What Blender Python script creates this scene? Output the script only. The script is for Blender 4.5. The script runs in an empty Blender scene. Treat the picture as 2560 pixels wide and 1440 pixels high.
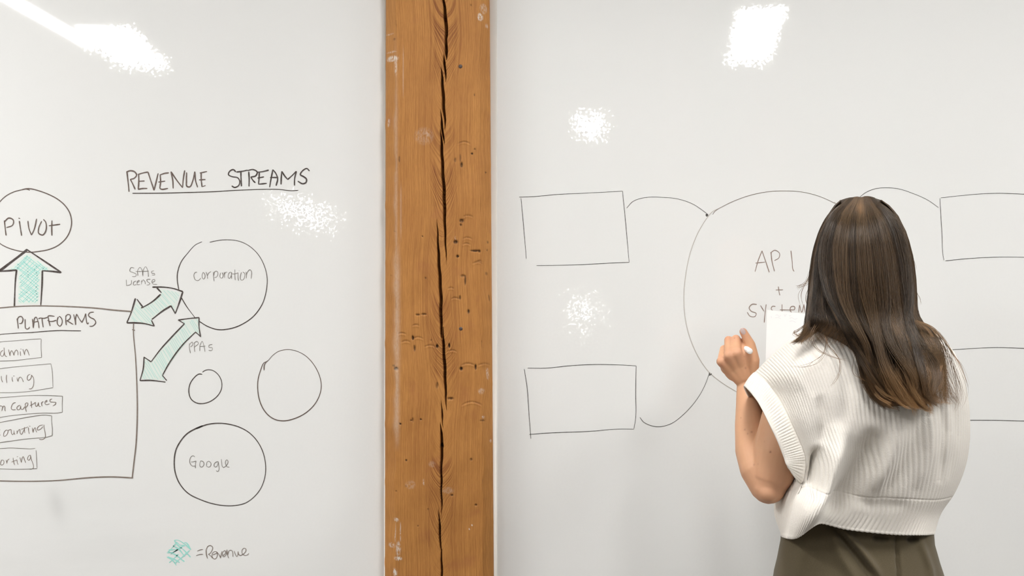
import bpy, bmesh, math, random
import numpy as np
from mathutils import Vector, Matrix, noise as mnoise

SC = bpy.context.scene
COL = SC.collection

# ---------------------------------------------------------------- camera, world, exposure
CAM_Y, CAM_Z, FPX = -2.5, 1.5, 2500.0          # camera stands 2.5 m from the wall, 1.5 m high
cam_d = bpy.data.cameras.new('camera')
cam_d.sensor_width = 36.0
cam_d.lens = 36.0 * FPX / 2560.0
cam_d.clip_start = 0.05
cam = bpy.data.objects.new('camera', cam_d)
cam.location = (0, CAM_Y, CAM_Z)
cam.rotation_euler = (math.pi / 2, 0, 0)
COL.objects.link(cam)
SC.camera = cam

w = bpy.data.worlds.new('world')
SC.world = w
w.use_nodes = True
w.node_tree.nodes['Background'].inputs[0].default_value = (1.0, 0.97, 0.92, 1)
w.node_tree.nodes['Background'].inputs[1].default_value = 0.4

SC.view_settings.view_transform = 'Standard'
SC.view_settings.look = 'None'
SC.view_settings.gamma = 1.0
SC.view_settings.use_curve_mapping = False
SC.view_settings.exposure = 0.0
LIGHT_PANEL = 45.0       # emission strength of the ceiling panels
LIGHT_ADDED = 46.0        # added panels, outside the visible reflections, that brighten the boards
SC.cycles.max_bounces = 6
SC.cycles.diffuse_bounces = 4
SC.cycles.glossy_bounces = 3
SC.cycles.caustics_reflective = False
SC.cycles.caustics_refractive = False

# ---------------------------------------------------------------- helpers
def P(u, v, y=0.0):
    """world point seen at pixel (u, v) of the 2560x1440 frame, at depth plane y"""
    d = (y - CAM_Y) / FPX
    return Vector(((u - 1280.0) * d, y, CAM_Z - (v - 720.0) * d))

def Pn(a):
    a = np.asarray(a, float)
    d = (a[..., 2] - CAM_Y) / FPX
    return np.stack([(a[..., 0] - 1280) * d, a[..., 2], CAM_Z - (a[..., 1] - 720) * d], -1)

def lin(r, g, b):
    f = lambda c: (c / 255 / 12.92) if c / 255 <= 0.04045 else ((c / 255 + 0.055) / 1.055) ** 2.4
    return (f(r), f(g), f(b), 1.0)

def tag(o, label=None, cat=None, group=None, kind=None):
    if label: o['label'] = label
    if cat: o['category'] = cat
    if group: o['group'] = group
    if kind: o['kind'] = kind
    return o

def empty(name, loc=(0, 0, 0)):
    o = bpy.data.objects.new(name, None)
    o.empty_display_size = 0.05
    o.location = loc
    COL.objects.link(o)
    return o

def obj(name, me, mat=None, parent=None, smooth=False):
    o = bpy.data.objects.new(name, me)
    COL.objects.link(o)
    if mat: me.materials.append(mat)
    if parent is not None:
        o.parent = parent
        o.location = -Vector(parent.location) if parent.parent is None else (0, 0, 0)
    if smooth:
        me.polygons.foreach_set('use_smooth', [True] * len(me.polygons))
    return o

def mesh_from(name, V, F):
    """V (n,3) array, F list of faces or (m,k) array"""
    me = bpy.data.meshes.new(name)
    V = np.asarray(V, np.float32)
    if isinstance(F, np.ndarray):
        k = F.shape[1]
        me.vertices.add(len(V)); me.vertices.foreach_set('co', V.ravel())
        me.loops.add(F.size); me.loops.foreach_set('vertex_index', F.astype(np.int32).ravel())
        me.polygons.add(len(F))
        me.polygons.foreach_set('loop_start', np.arange(0, F.size, k, dtype=np.int32))
        me.polygons.foreach_set('loop_total', np.full(len(F), k, dtype=np.int32))
        me.update(calc_edges=True)
    else:
        me.from_pydata([tuple(map(float, p)) for p in V], [], F)
        me.update()
    return me

def grid_faces(nr, nc, wrap=False, off=0):
    r = np.arange(nr - 1)[:, None]; c = np.arange(nc if wrap else nc - 1)[None, :]
    a = r * nc + c; b = r * nc + (c + 1) % nc
    d = (r + 1) * nc + c; e = (r + 1) * nc + (c + 1) % nc
    return np.stack([a, d, e, b], -1).reshape(-1, 4) + off

def set_attr(me, name, arr):
    at = me.attributes.new(name, 'FLOAT', 'POINT')
    at.data.foreach_set('value', np.asarray(arr, np.float32).ravel())

def box_mesh(name, lo, hi, bevel=0.0):
    bm = bmesh.new()
    bmesh.ops.create_cube(bm, size=1.0)
    lo, hi = Vector(lo), Vector(hi)
    for v in bm.verts:
        v.co = Vector([(lo[i] + hi[i]) / 2 + v.co[i] * (hi[i] - lo[i]) for i in range(3)])
    if bevel:
        bmesh.ops.bevel(bm, geom=bm.edges[:], offset=bevel, segments=3, affect='EDGES', profile=0.5)
    me = bpy.data.meshes.new(name); bm.to_mesh(me); bm.free()
    return me

# materials
def new_mat(name):
    m = bpy.data.materials.new(name)
    m.use_nodes = True
    nt = m.node_tree
    return m, nt, nt.nodes['Principled BSDF']

def N(nt, typ, **kw):
    n = nt.nodes.new(typ)
    for k, v in kw.items():
        if k.startswith('i_'):
            key = k[2:]
            key = int(key) if key.isdigit() else key.replace('_', ' ')
            n.inputs[key].default_value = v
        else:
            setattr(n, k, v)
    return n

def L(nt, a, b): nt.links.new(a, b)

def plain(name, col, rough=0.5, spec=0.5, var=0.04, scale=30.0):
    """single-colour material with a faint procedural mottle"""
    m, nt, b = new_mat(name)
    tc = N(nt, 'ShaderNodeTexCoord')
    no = N(nt, 'ShaderNodeTexNoise', i_Scale=scale, i_Detail=3.0)
    L(nt, tc.outputs['Object'], no.inputs['Vector'])
    mx = N(nt, 'ShaderNodeMix', data_type='RGBA')
    mx.inputs['A'].default_value = tuple(c * (1 - var) for c in col[:3]) + (1,)
    mx.inputs['B'].default_value = tuple(min(1, c * (1 + var)) for c in col[:3]) + (1,)
    L(nt, no.outputs['Fac'], mx.inputs['Factor'])
    L(nt, mx.outputs['Result'], b.inputs['Base Color'])
    b.inputs['Roughness'].default_value = rough
    b.inputs['Specular IOR Level'].default_value = spec
    return m

def emis(name, col, s):
    m, nt, b = new_mat(name)
    b.inputs['Base Color'].default_value = (0.8, 0.8, 0.8, 1)
    b.inputs['Emission Color'].default_value = col
    b.inputs['Emission Strength'].default_value = s
    return m

def mnode(nt, op, a=None, b=None, c=None, clamp=False):
    n = N(nt, 'ShaderNodeMath', operation=op, use_clamp=clamp)
    for i, x in enumerate((a, b, c)):
        if x is None: continue
        if isinstance(x, (int, float)): n.inputs[i].default_value = x
        else: L(nt, x, n.inputs[i])
    return n.outputs[0]

# glossy dry-erase paint: fine orange peel that breaks up mirror images of the lamps
def whiteboard_mat():
    m, nt, b = new_mat('dry_erase_gloss')
    geo = N(nt, 'ShaderNodeNewGeometry')
    tc = N(nt, 'ShaderNodeTexCoord')
    # faint large mottling + erased smears low on the left
    n1 = N(nt, 'ShaderNodeTexNoise', i_Scale=1.3, i_Detail=2.0)
    L(nt, geo.outputs['Position'], n1.inputs['Vector'])
    mx = N(nt, 'ShaderNodeMix', data_type='RGBA')
    mx.inputs['A'].default_value = (0.758, 0.764, 0.755, 1)
    mx.inputs['B'].default_value = (0.782, 0.788, 0.780, 1)
    L(nt, n1.outputs['Fac'], mx.inputs['Factor'])
    sep = N(nt, 'ShaderNodeSeparateXYZ'); L(nt, geo.outputs['Position'], sep.inputs[0])
    def blob(cx, cz, rx, rz, slant=0.0):
        dx = mnode(nt, 'SUBTRACT', sep.outputs['X'], cx)
        dz = mnode(nt, 'SUBTRACT', sep.outputs['Z'], cz)
        dx = mnode(nt, 'ADD', dx, mnode(nt, 'MULTIPLY', dz, slant))
        a = mnode(nt, 'POWER', mnode(nt, 'ABSOLUTE', mnode(nt, 'DIVIDE', dx, rx)), 2.0)
        c = mnode(nt, 'POWER', mnode(nt, 'ABSOLUTE', mnode(nt, 'DIVIDE', dz, rz)), 2.0)
        return mnode(nt, 'EXPONENT', mnode(nt, 'MULTIPLY', mnode(nt, 'ADD', a, c), -1.0))
    ns = N(nt, 'ShaderNodeTexNoise', i_Scale=9.0, i_Detail=3.0)
    mp = N(nt, 'ShaderNodeMapping'); mp.inputs['Scale'].default_value = (0.35, 1, 1.6)
    mp.inputs['Rotation'].default_value = (0, 0.35, 0)
    L(nt, geo.outputs['Position'], mp.inputs['Vector']); L(nt, mp.outputs[0], ns.inputs['Vector'])
    smudge = blob(P(142, 0).x, P(0, 1262).z, 0.019, 0.040, 0.18)
    smudge = mnode(nt, 'MULTIPLY', smudge, 0.16)
    low = blob(P(150, 0).x, P(0, 1400).z, 0.32, 0.16)
    low = mnode(nt, 'MULTIPLY', mnode(nt, 'MULTIPLY', low, 0.16), mnode(nt, 'SUBTRACT', ns.outputs['Fac'], 0.38, clamp=True))
    dirt = mnode(nt, 'ADD', smudge, low, clamp=True)
    mx2 = N(nt, 'ShaderNodeMix', data_type='RGBA')
    mx2.inputs['B'].default_value = (0.16, 0.16, 0.15, 1)
    L(nt, dirt, mx2.inputs['Factor']); L(nt, mx.outputs['Result'], mx2.inputs['A'])
    L(nt, mx2.outputs['Result'], b.inputs['Base Color'])
    b.inputs['Roughness'].default_value = 0.035
    b.inputs['Specular IOR Level'].default_value = 0.5
    # orange peel as a small tilt of the normal
    nz = N(nt, 'ShaderNodeTexNoise', i_Scale=150.0, i_Detail=1.0, i_Roughness=0.5)
    nz2 = N(nt, 'ShaderNodeTexNoise', i_Scale=45.0, i_Detail=0.0)
    L(nt, geo.outputs['Position'], nz.inputs['Vector']); L(nt, geo.outputs['Position'], nz2.inputs['Vector'])
    def centred(sock, k):
        s = N(nt, 'ShaderNodeVectorMath', operation='SUBTRACT'); L(nt, sock, s.inputs[0]); s.inputs[1].default_value = (0.5, 0.5, 0.5)
        s2 = N(nt, 'ShaderNodeVectorMath', operation='SCALE'); L(nt, s.outputs[0], s2.inputs[0]); s2.inputs['Scale'].default_value = k
        return s2.outputs[0]
    ad = N(nt, 'ShaderNodeVectorMath', operation='ADD')
    L(nt, centred(nz.outputs['Color'], 0.060), ad.inputs[0]); L(nt, centred(nz2.outputs['Color'], 0.012), ad.inputs[1])
    # the film is smoother in the upper left corner of the left board
    edge = mnode(nt, 'ADD', mnode(nt, 'MULTIPLY', mnode(nt, 'SUBTRACT', sep.outputs['X'], P(238, 0).x), 1.0),
                 mnode(nt, 'MULTIPLY', mnode(nt, 'SUBTRACT', P(0, 118).z, sep.outputs['Z']), 1.0))
    k = N(nt, 'ShaderNodeMapRange'); L(nt, edge, k.inputs['Value'])
    k.inputs['From Min'].default_value = -0.06; k.inputs['From Max'].default_value = 0.02
    k.inputs['To Min'].default_value = 0.0; k.inputs['To Max'].default_value = 1.0
    # bumpier downwards (roller texture)
    dn = N(nt, 'ShaderNodeMapRange'); L(nt, sep.outputs['Z'], dn.inputs['Value'])
    dn.inputs['From Min'].default_value = 2.15; dn.inputs['From Max'].default_value = 1.5
    dn.inputs['To Min'].default_value = 0.26; dn.inputs['To Max'].default_value = 1.15
    sc = N(nt, 'ShaderNodeVectorMath', operation='SCALE')
    L(nt, ad.outputs[0], sc.inputs[0]); L(nt, mnode(nt, 'MULTIPLY', k.outputs[0], dn.outputs[0]), sc.inputs['Scale'])
    an = N(nt, 'ShaderNodeVectorMath', operation='ADD')
    L(nt, geo.outputs['Normal'], an.inputs[0]); L(nt, sc.outputs[0], an.inputs[1])
    nn = N(nt, 'ShaderNodeVectorMath', operation='NORMALIZE'); L(nt, an.outputs[0], nn.inputs[0])
    L(nt, nn.outputs[0], b.inputs['Normal'])
    return m

M_BOARD = whiteboard_mat()
M_WALL = plain('wall_paint', (0.74, 0.73, 0.70, 1), 0.7)
M_CEIL = plain('ceiling_paint', (0.80, 0.795, 0.78, 1), 0.9, 0.2)
M_TRIM = plain('trim_gloss', (0.74, 0.72, 0.68, 1), 0.25, 0.5)
M_HOUSING = plain('lamp_housing', (0.75, 0.75, 0.74, 1), 0.4)

# ---------------------------------------------------------------- room shell
RX0, RX1, RY0, RH = -5.0, 5.0, -13.0, 3.1
def struct(name, me, mat):
    return tag(obj(name, me, mat), kind='structure')

def floor_mat():
    m, nt, b = new_mat('floor_boards')
    geo = N(nt, 'ShaderNodeNewGeometry')
    no = N(nt, 'ShaderNodeTexNoise', i_Scale=2.0, i_Detail=5.0)
    mp = N(nt, 'ShaderNodeMapping'); mp.inputs['Scale'].default_value = (8, 0.6, 1)
    L(nt, geo.outputs['Position'], mp.inputs['Vector']); L(nt, mp.outputs[0], no.inputs['Vector'])
    cr = N(nt, 'ShaderNodeValToRGB')
    cr.color_ramp.elements[0].color = (0.10, 0.09, 0.08, 1); cr.color_ramp.elements[1].color = (0.17, 0.155, 0.14, 1)
    L(nt, no.outputs['Fac'], cr.inputs[0]); L(nt, cr.outputs[0], b.inputs['Base Color'])
    b.inputs['Roughness'].default_value = 0.45
    return m

struct('wall_back', box_mesh('wall_back', (RX0, 0.012, 0), (RX1, 0.15, RH)), M_WALL)
struct('wall_left', box_mesh('wall_left', (RX0 - 0.12, RY0, 0), (RX0, 0.15, RH)), M_WALL)
struct('wall_right', box_mesh('wall_right', (RX1, RY0, 0), (RX1 + 0.12, 0.15, RH)), M_WALL)
struct('wall_front', box_mesh('wall_front', (RX0 - 0.12, RY0 - 0.12, 0), (RX1 + 0.12, RY0, RH)), M_WALL)
struct('floor', box_mesh('floor', (RX0 - 0.12, RY0 - 0.12, -0.1), (RX1 + 0.12, 0.15, 0.0)), floor_mat())
struct('ceiling', box_mesh('ceiling', (RX0 - 0.12, RY0 - 0.12, RH), (RX1 + 0.12, 0.15, RH + 0.1)), M_CEIL)

# the two glossy boards either side of the post
XL, XR = P(966, 0).x, P(1243, 0).x
board_l = tag(empty('whiteboard', (-2.4, 0.012, 0.0)),
              'glossy white dry-erase board left of the timber post, covered with the revenue diagram', 'whiteboard')
board_r = tag(empty('whiteboard', (2.4, 0.012, 0.0)),
              'glossy white dry-erase board right of the timber post, behind the woman', 'whiteboard')
obj('board_panel', box_mesh('board_panel', (RX0 + 0.001, 0.0, 0.1), (XL - 0.006, 0.0118, RH - 0.001)), M_BOARD, board_l)
obj('board_panel', box_mesh('board_panel', (XR, 0.0, 0.1), (RX1 - 0.001, 0.0118, RH - 0.001)), M_BOARD, board_r)
struct('baseboard_back', box_mesh('baseboard_back', (RX0 + 0.001, -0.004, 0.0), (RX1 - 0.001, 0.0119, 0.099), 0.002), M_TRIM)

def bead(name, x0, x1, proud, mat):
    """rounded vertical casing strip beside the post"""
    n = 14
    prof = []
    for i in range(n + 1):
        a = math.pi * i / n
        x = (x0 + x1) / 2 - math.cos(a) * (x1 - x0) / 2
        prof.append((x, 0.0005 - proud * math.sin(a) ** 0.6))
    zs = [0.1, RH - 0.001]
    V = [(x, y, z) for z in zs for x, y in prof] + [(x0, 0.0118, z) for z in zs] + [(x1, 0.0118, z) for z in zs]
    k = n + 1
    F = [(i + 1, i, k + i, k + i + 1) for i in range(n)]
    F.append(tuple([2 * k] + list(range(0, k)) + [2 * k + 2])[::-1])
    F.append(tuple([2 * k + 1] + list(range(k, 2 * k)) + [2 * k + 3]))
    F.append((0, 2 * k, 2 * k + 1, k)); F.append((2 * k + 2, k - 1, 2 * k - 1, 2 * k + 3))
    return struct(name, mesh_from(name, V, F), mat)
for o_ in (bead('trim_1', XL - 0.006, P(967.4, 0).x, 0.002, M_TRIM), bead('trim_2', P(1221, 0).x, XR, 0.005, M_TRIM)):
    o_.data.polygons.foreach_set('use_smooth', [True] * len(o_.data.polygons))

# ---------------------------------------------------------------- ceiling lamps (mirrored in the boards, except the added wash panels)
M_L1 = emis('lamp_panel', (1.0, 0.99, 0.975, 1), LIGHT_PANEL)
def wash(k): return emis('added_wash', (1.0, 0.985, 0.96, 1), LIGHT_ADDED * k)
def lamp(x, y0, y1, wd, z, label, mat, rot=0.0, skirt=0.0):
    cy = (y0 + y1) / 2; ln = abs(y1 - y0)
    t = tag(empty('ceiling_light', (x, cy, z)), label, 'light')
    t.rotation_euler = (0, 0, rot)
    h = obj('housing', box_mesh('housing', (-wd / 2 - 0.012, -ln / 2 - 0.012, 0.004), (wd / 2 + 0.012, ln / 2 + 0.012, 0.06), 0.004), M_HOUSING, None)
    h.parent = t
    d = obj('diffuser', box_mesh('diffuser', (-wd / 2, -ln / 2, 0.0), (wd / 2, ln / 2, 0.0039)), mat, None)
    d.parent = t
    if skirt:  # added skirts, put in to dim the top of the boards
        for sy in (-1, 1):
            q = obj('added_baffle', box_mesh('added_baffle', (-wd / 2 - 0.012, sy * (ln / 2 + 0.007) - 0.004, -skirt), (wd / 2 + 0.012, sy * (ln / 2 + 0.007) + 0.004, 0.02)), M_HOUSING, None)
            q.parent = t
    for sy in (-1, 1):
        r = obj('hanger', box_mesh('hanger', (-0.006, sy * ln * 0.4 - 0.006, 0.061), (0.006, sy * ln * 0.4 + 0.006, RH - z)), M_HOUSING, None)
        r.parent = t
    return t
ZL = CAM_Z + 1.5
lamp(-2.61, -3.77, -0.9, 0.10, ZL, 'long narrow strip light on the ceiling seen as the thin streak top left', M_L1)
lamp(-2.42, -4.30, -3.25, 0.31, ZL, 'panel light on the ceiling mirrored as the broad patch top left', M_L1, rot=-0.14)
lamp(1.455, -4.15, -2.87, 0.26, ZL, 'panel light on the ceiling mirrored as the slanted patch top right', M_L1, rot=0.17)
lamp(0.73, -7.3, -6.25, 0.21, ZL, 'panel light on the ceiling mirrored as the small square glow beside the post', M_L1, rot=0.12)
lamp(-2.35, -10.4, -7.6, 0.26, CAM_Z + 0.86, 'low pendant strip far back mirrored as the sparkle under the heading', emis('lamp_far', (1, 0.98, 0.95, 1), 22))
lamp(-2.3, -1.72, -0.80, 0.30, ZL, 'added unseen wall-wash panel brightening the left board', wash(1.5), skirt=0.23)  # this and the next two are added to light the boards
lamp(0.32, -1.92, -0.85, 0.30, ZL, 'added unseen wall-wash panel brightening the right board nearest the post', wash(0.76), skirt=0.20)
lamp(2.6, -1.98, -0.95, 0.30, ZL, 'added unseen wall-wash panel brightening the right board past the woman', wash(1.45), skirt=0.17)
# small desk lamp at the far end whose image sparkles low on the right board
dl = tag(empty('globe_lamp', (0.97, -11.0, 0.0)), 'far small globe lamp on a stand mirrored low beside the post', 'lamp')
bm = bmesh.new(); bmesh.ops.create_uvsphere(bm, u_segments=24, v_segments=16, radius=0.13)
me = bpy.data.meshes.new('globe'); bm.to_mesh(me); bm.free()
g_ = obj('globe', me, emis('globe_glow', (1, 0.98, 0.95, 1), 13), None, True); g_.parent = dl; g_.location = (0, 0, 1.17)
bm = bmesh.new(); bmesh.ops.create_cone(bm, cap_ends=True, segments=20, radius1=0.16, radius2=0.015, depth=0.03)
me = bpy.data.meshes.new('base'); bm.to_mesh(me); bm.free()
g_ = obj('base', me, M_HOUSING, None); g_.parent = dl; g_.location = (0, 0, 0.015)
bm = bmesh.new(); bmesh.ops.create_cone(bm, cap_ends=True, segments=16, radius1=0.012, radius2=0.012, depth=0.96)
me = bpy.data.meshes.new('pole'); bm.to_mesh(me); bm.free()
g_ = obj('pole', me, M_HOUSING, None); g_.parent = dl; g_.location = (0, 0, 0.50)

# ---------------------------------------------------------------- timber post
def build_post():
    pr = 0.060                                    # how far it stands proud of the boards
    zc = CAM_Z
    kf = (pr * -1 - CAM_Y) / FPX                  # metres per pixel on the front face
    z_vis0, z_vis1 = 0.74, 2.26
    rows = np.concatenate([np.linspace(0.0, z_vis0, 60, endpoint=False), np.linspace(z_vis0, z_vis1, 800, endpoint=False),
                           np.linspace(z_vis1, RH, 60)])
    # profile parameter: side, chamfer, front, chamfer, side   (x given at mid height)
    xl_w, xl_f = P(967, 0).x + 0.0, (990 - 1280) * kf
    xr_f, xr_w = (1203 - 1280) * kf, P(1229, 0, -0.03).x
    fx = []
    x = xl_f
    cx0, cx1 = (1084 - 1280) * kf, (1128 - 1280) * kf
    while x < xr_f - 1e-6:
        fx.append(x)
        x += 0.0009 if cx0 < x < cx1 else 0.0016
    fx.append(xr_f)
    prof = [(xl_w, 0.011), (xl_w, -0.010), (xl_w, -0.028)]
    for t in np.linspace(0.08, 0.95, 10): prof.append((xl_w + (xl_f - xl_w) * t, -0.032 - (pr - 0.032) * t ** 0.8))
    nb = len(prof)
    prof += [(x, -pr) for x in fx]
    ne = len(prof)
    for t in np.linspace(0.05, 0.95, 12): prof.append((xr_f + (xr_w - xr_f) * t, -pr + (pr - 0.036) * t ** 1.2))
    prof += [(xr_w, -0.030), (xr_w, -0.010), (xr_w, 0.011)]
    prof = np.array(prof)
    nr, nc = len(rows), len(prof)
    X = np.repeat(prof[None, :, 0], nr, 0); Y = np.repeat(prof[None, :, 1], nr, 0); Z = np.repeat(rows[:, None], nc, 1)
    # taper: right edge drifts outward towards the floor
    s = np.clip((Z - zc) / 0.72, -1.6, 1.6)
    wgt = (X - xl_w) / (xr_w - xl_w)
    X = X - 0.0052 * s * wgt + 0.0012 * s * (1 - wgt)
    U = 1280 + X / kf; V = 720 - (Z - zc) / kf    # face pixel units (about 1 mm) for placing marks
    dep = np.zeros_like(X)
    cracks = ["1106,-420,4 1107,-200,4 1108,0,5 1111,17,6 1114,50,8 1116,83,7 1118,97,1", "1113,77,0 1115,100,6 1115,130,7 1117,152,0",
              "1109,133,0 1111,155,5 1113,180,4 1115,208,0", "1102,165,0 1105,195,5 1107,230,7 1109,270,7 1112,300,4 1113,330,0",
              "1101,272,0 1104,310,5 1108,340,4 1111,365,0", "1101,320,0 1104,365,6 1106,420,7 1110,480,7 1111,530,7 1112,575,5 1114,620,3 1116,665,0",
              "1092,545,0 1094,590,3 1096,640,6 1099,690,7 1102,740,7 1102,790,7 1103,830,5 1105,860,0",
              "1108,815,0 1108,860,6 1111,910,7 1113,960,6 1114,990,4 1116,1030,0", "1103,1000,0 1105,1040,3.5 1108,1075,0",
              "1101,1055,0 1103,1085,5 1105,1115,7 1103,1160,5 1103,1220,4 1104,1260,3 1104,1300,0", "1097,1270,0 1099,1320,4.5 1101,1370,3.5 1101,1378,0",
              "1103,1374,2 1104,1410,4 1104,1440,4 1105,1900,4 1105,2300,4"]
    cen = np.zeros(nr); cw = np.zeros(nr)
    vrow = V[:, 0]
    for c in cracks:
        a = np.array([[float(q) for q in p.split(',')] for p in c.split()])
        uc = np.interp(vrow, a[:, 1], a[:, 0], left=-9999, right=-9999)
        wd = np.interp(vrow, a[:, 1], a[:, 2], left=0, right=0)
        h = (wd / 2 + 0.35)[:, None]
        d = np.abs(U - uc[:, None] - 0.6 * np.sin(vrow / 9)[:, None])
        prof_ = np.clip(1.25 - (d / np.maximum(h, 0.01)) ** 2, 0, 1)
        dep = np.maximum(dep, np.where(wd[:, None] > 0.1, prof_ * np.clip(wd[:, None] * 0.006, 0, 0.03), 0))
        cen += np.where(wd > 0, uc * wd, 0); cw += np.where(wd > 0, wd, 0)
    cen = np.where(cw > 0.5, cen / np.maximum(cw, 0.5), np.nan)
    ok = ~np.isnan(cen); cen = np.interp(vrow[::-1], vrow[ok][::-1], cen[ok][::-1])[::-1]
    ker = np.ones(61) / 61; cen = np.convolve(np.pad(cen, 30, mode='edge'), ker, 'valid')
    # tool marks, nail holes and dents: u, v, half width, half height, depth mm, stain
    dents = [(1032, 845, 2.5, 5, 6, 1), (1036, 871, 2.5, 7, 3, .7), (1093, 866, 3, 4, 6, 1), (1123, 864, 2, 5, 6, 1), (1153, 922, 3.5, 4, 6, 1),
             (1189, 918, 2, 6, 6, 1), (990, 922, 5, 4, 4, .9), (984, 915, 2, 3, 3, .8), (1188, 627, 11, 1.8, 5, 1), (1198, 628, 3, 3, 5, .8),
             (1163, 701, 1.6, 11, 4, .9), (1158, 690, 6, 3, 3, .6), (1154, 552, 5, 4, 4, .8), (1152, 562, 2, 3, 4, .8), (1139, 605, 5, 4, 5, .9),
             (1144, 641, 3, 3, 5, 1), (1150, 744, 2, 5, 4, .7), (1171, 779, 3, 5, 4, .8), (1045, 787, 5, 2, 4, .6), (1060, 786, 6, 2, 4, .6),
             (1126, 997, 7, 3, 4, .6), (1032, 1050, 1.6, 6, 3, .4), (1052, 1049, 2, 1.8, 5, 1), (1028, 1051, 2, 1.6, 4, .8), (1001, 1060, 1.8, 1.8, 5, 1),
             (1105, 1116, 4, 5, 10, 1), (1016, 1151, 1.8, 2, 4, 1), (1180, 384, 2.4, 2.2, 4, 1), (1187, 373, 1.6, 1.6, 3, .8), (1213, 430, 1.6, 1.8, 4, 1),
             (1154, 412, 2.5, 6, 4, .9), (1151, 395, 2, 9, 2, .5), (1138, 400, 2.5, 5, 2, .5), (998, 398, 1.4, 7, 3, .7), (1186, 237, 1.2, 3, 2, .8),
             (1093, 963, 2.5, 7, 3, .6), (1130, 1238, 3, 2, 4, .7), (1190, 1263, 3, 2, 4, .6), (1178, 1149, 2.5, 3, 3, .5), (1070, 1273, 1.5, 1.5, 3, .8),
             (1045, 1315, 1.5, 1.5, 3, .8), (1178, 12, 1.6, 2, 3, .8), (987, 97, 2, 2.5, 3, .7), (1078, 851, 1.5, 1.5, 3, .5), (1064, 695, 1.5, 2, 3, .7),
             (1056, 591, 1.6, 1.6, 3, .7), (987, 578, 1.5, 1.5, 3, .6), (978, 688, 1.3, 2.5, 3, .7), (1217, 605, 1.3, 4, 2, .7), (1216, 625, 1.5, 2, 3, .8),
             (1207, 1052, 6, 2, 3, .5), (1216, 684, 2.5, 4, 3, .6), (1221, 745, 1.4, 7, 3, .7), (1015, 1216, 1.5, 1.5, 2, .7), (991, 1228, 1.5, 1.5, 3, .7)]
    stain = np.zeros_like(X)
    for (u, v, a, b, d, st) in dents:
        q = ((U - u) / a) ** 2 + ((V - v) / b) ** 2
        g = np.exp(-q ** 1.5)
        dep = np.maximum(dep, g * d * 0.001)
        stain = np.maximum(stain, np.clip(1.6 - 0.9 * q, 0, 1) * st)
    # curved hammer dents: raised lip + hollow
    arcs = [(1005, 836, 10), (1015, 856, 11), (1040, 815, 9), (1045, 848, 14), (1168, 598, 12), (1166, 612, 10), (1170, 543, 13), (1127, 722, 8), (1138, 748, 10), (1195, 660, 14),
            (1075, 868, 14), (1170, 915, 18), (1210, 915, 16), (1130, 880, 12), (1200, 655, 9), (1160, 360, 16), (1180, 1014, 26)]
    rnd = random.Random(5)
    for (u, v, R) in arcs:
        yy = v - 0.35 * R * np.clip(1 - ((U - u) / R) ** 2, 0, 1)
        q = (V - yy)
        inside = np.clip(1 - ((U - u) / R) ** 2, 0, 1) ** 0.5
        dep += inside * (np.exp(-(q / 1.6) ** 2) * 0.0022 - np.exp(-((q - 3.5) / 2.2) ** 2) * 0.0010)
        stain = np.maximum(stain, inside * np.exp(-(q / 1.5) ** 2) * 0.4)
    # gentle unevenness of the sawn face
    und = 0.0009 * np.sin(V / 61 + 0.8) * np.sin(U / 37) + 0.0005 * np.sin(V / 17 + U / 23)
    face = np.zeros_like(X); face[:, nb:ne] = 1
    chamf = np.zeros_like(X); chamf[:, 3:nb] = 1; chamf[:, ne:-3] = 1
    edge_wob = 0.0014 * np.sin(V / 29) + 0.001 * np.sin(V / 11 + 2)
    Y = Y + dep * np.maximum(face, chamf * 0.7) + und * face
    X = X + edge_wob * chamf * np.where(np.arange(nc)[None, :] < nb, 1, 0.9)
    # growth-ring phase: V-shaped near the crack, straight lines further out
    dx = np.abs(U - cen[:, None]) / 1000.0
    right = (U > cen[:, None])
    slope = np.where(right, 0.80, 0.95)
    ph = Z / 0.0135 - (dx / 0.016 + dx ** 2 * (1 / .0042 - 1 / .016) / (2 * .032)) * np.where(right, 0.85, 1.0)
    ph += 0.45 * np.sin(Z * 23 + dx * 60) + 0.3 * np.sin(Z * 61 + 1.0)
    zone = 0.25 + 0.75 * np.clip(0.5 + 0.9 * np.sin(V / 62 + 0.3) + 0.5 * np.sin(V / 23), 0, 1)
    zone = np.where(right, zone * 0.75, zone)
    pv = (dx + 0.0015 * np.sin(Z * 7 + 1) + 0.001 * np.sin(Z * 17)) / 0.0043
    # paint smears along the left arris and a few on the right
    paint = np.zeros_like(X)
    rs = np.random.RandomState(3)
    smears = [(981, 145, 14, 7, .9), (990, 165, 3, 22, .5), (978, 128, 12, 2, .6), (972, 82, 10, 2, .4), (990, 500, 4, 420, .22), (992, 780, 7, 200, .32), (992, 1000, 6, 130, .32),
              (990, 1300, 6, 5, 1), (988, 1330, 1.4, 22, .7), (1001, 1330, 1.2, 22, .7), (996, 1372, 6, 18, .6), (996, 1396, 8, 5, 1.0), (988, 1432, 5, 10, .9),
              (978, 1365, 9, 6, .5), (1200, 42, 6, 9, .9), (1208, 20, 8, 12, .4), (1215, 62, 3, 6, .6), (1060, 340, 22, 20, .16), (1068, 336, 4, 6, .4), (972, 305, 3, 10, .6),
              (1208, 1043, 3, 3, 1), (1225, 1105, 1.5, 4, .9), (1180, 1313, 1.5, 2, .8), (1173, 1323, 1.5, 2, .8), (1120, 1226, 14, 8, .16), (1218, 935, 3, 14, .5),
              (1059, 1205, 1.2, 8, .6), (1139, 595, 1.5, 5, .5), (1080, 1160, 8, 8, .15), (1203, 978, 7, 7, .35), (1026, 1212, 12, 10, .2), (1002, 530, 2, 80, .2), (1008, 180, 1, 70, .35)]
    worn = np.zeros_like(X)
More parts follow.
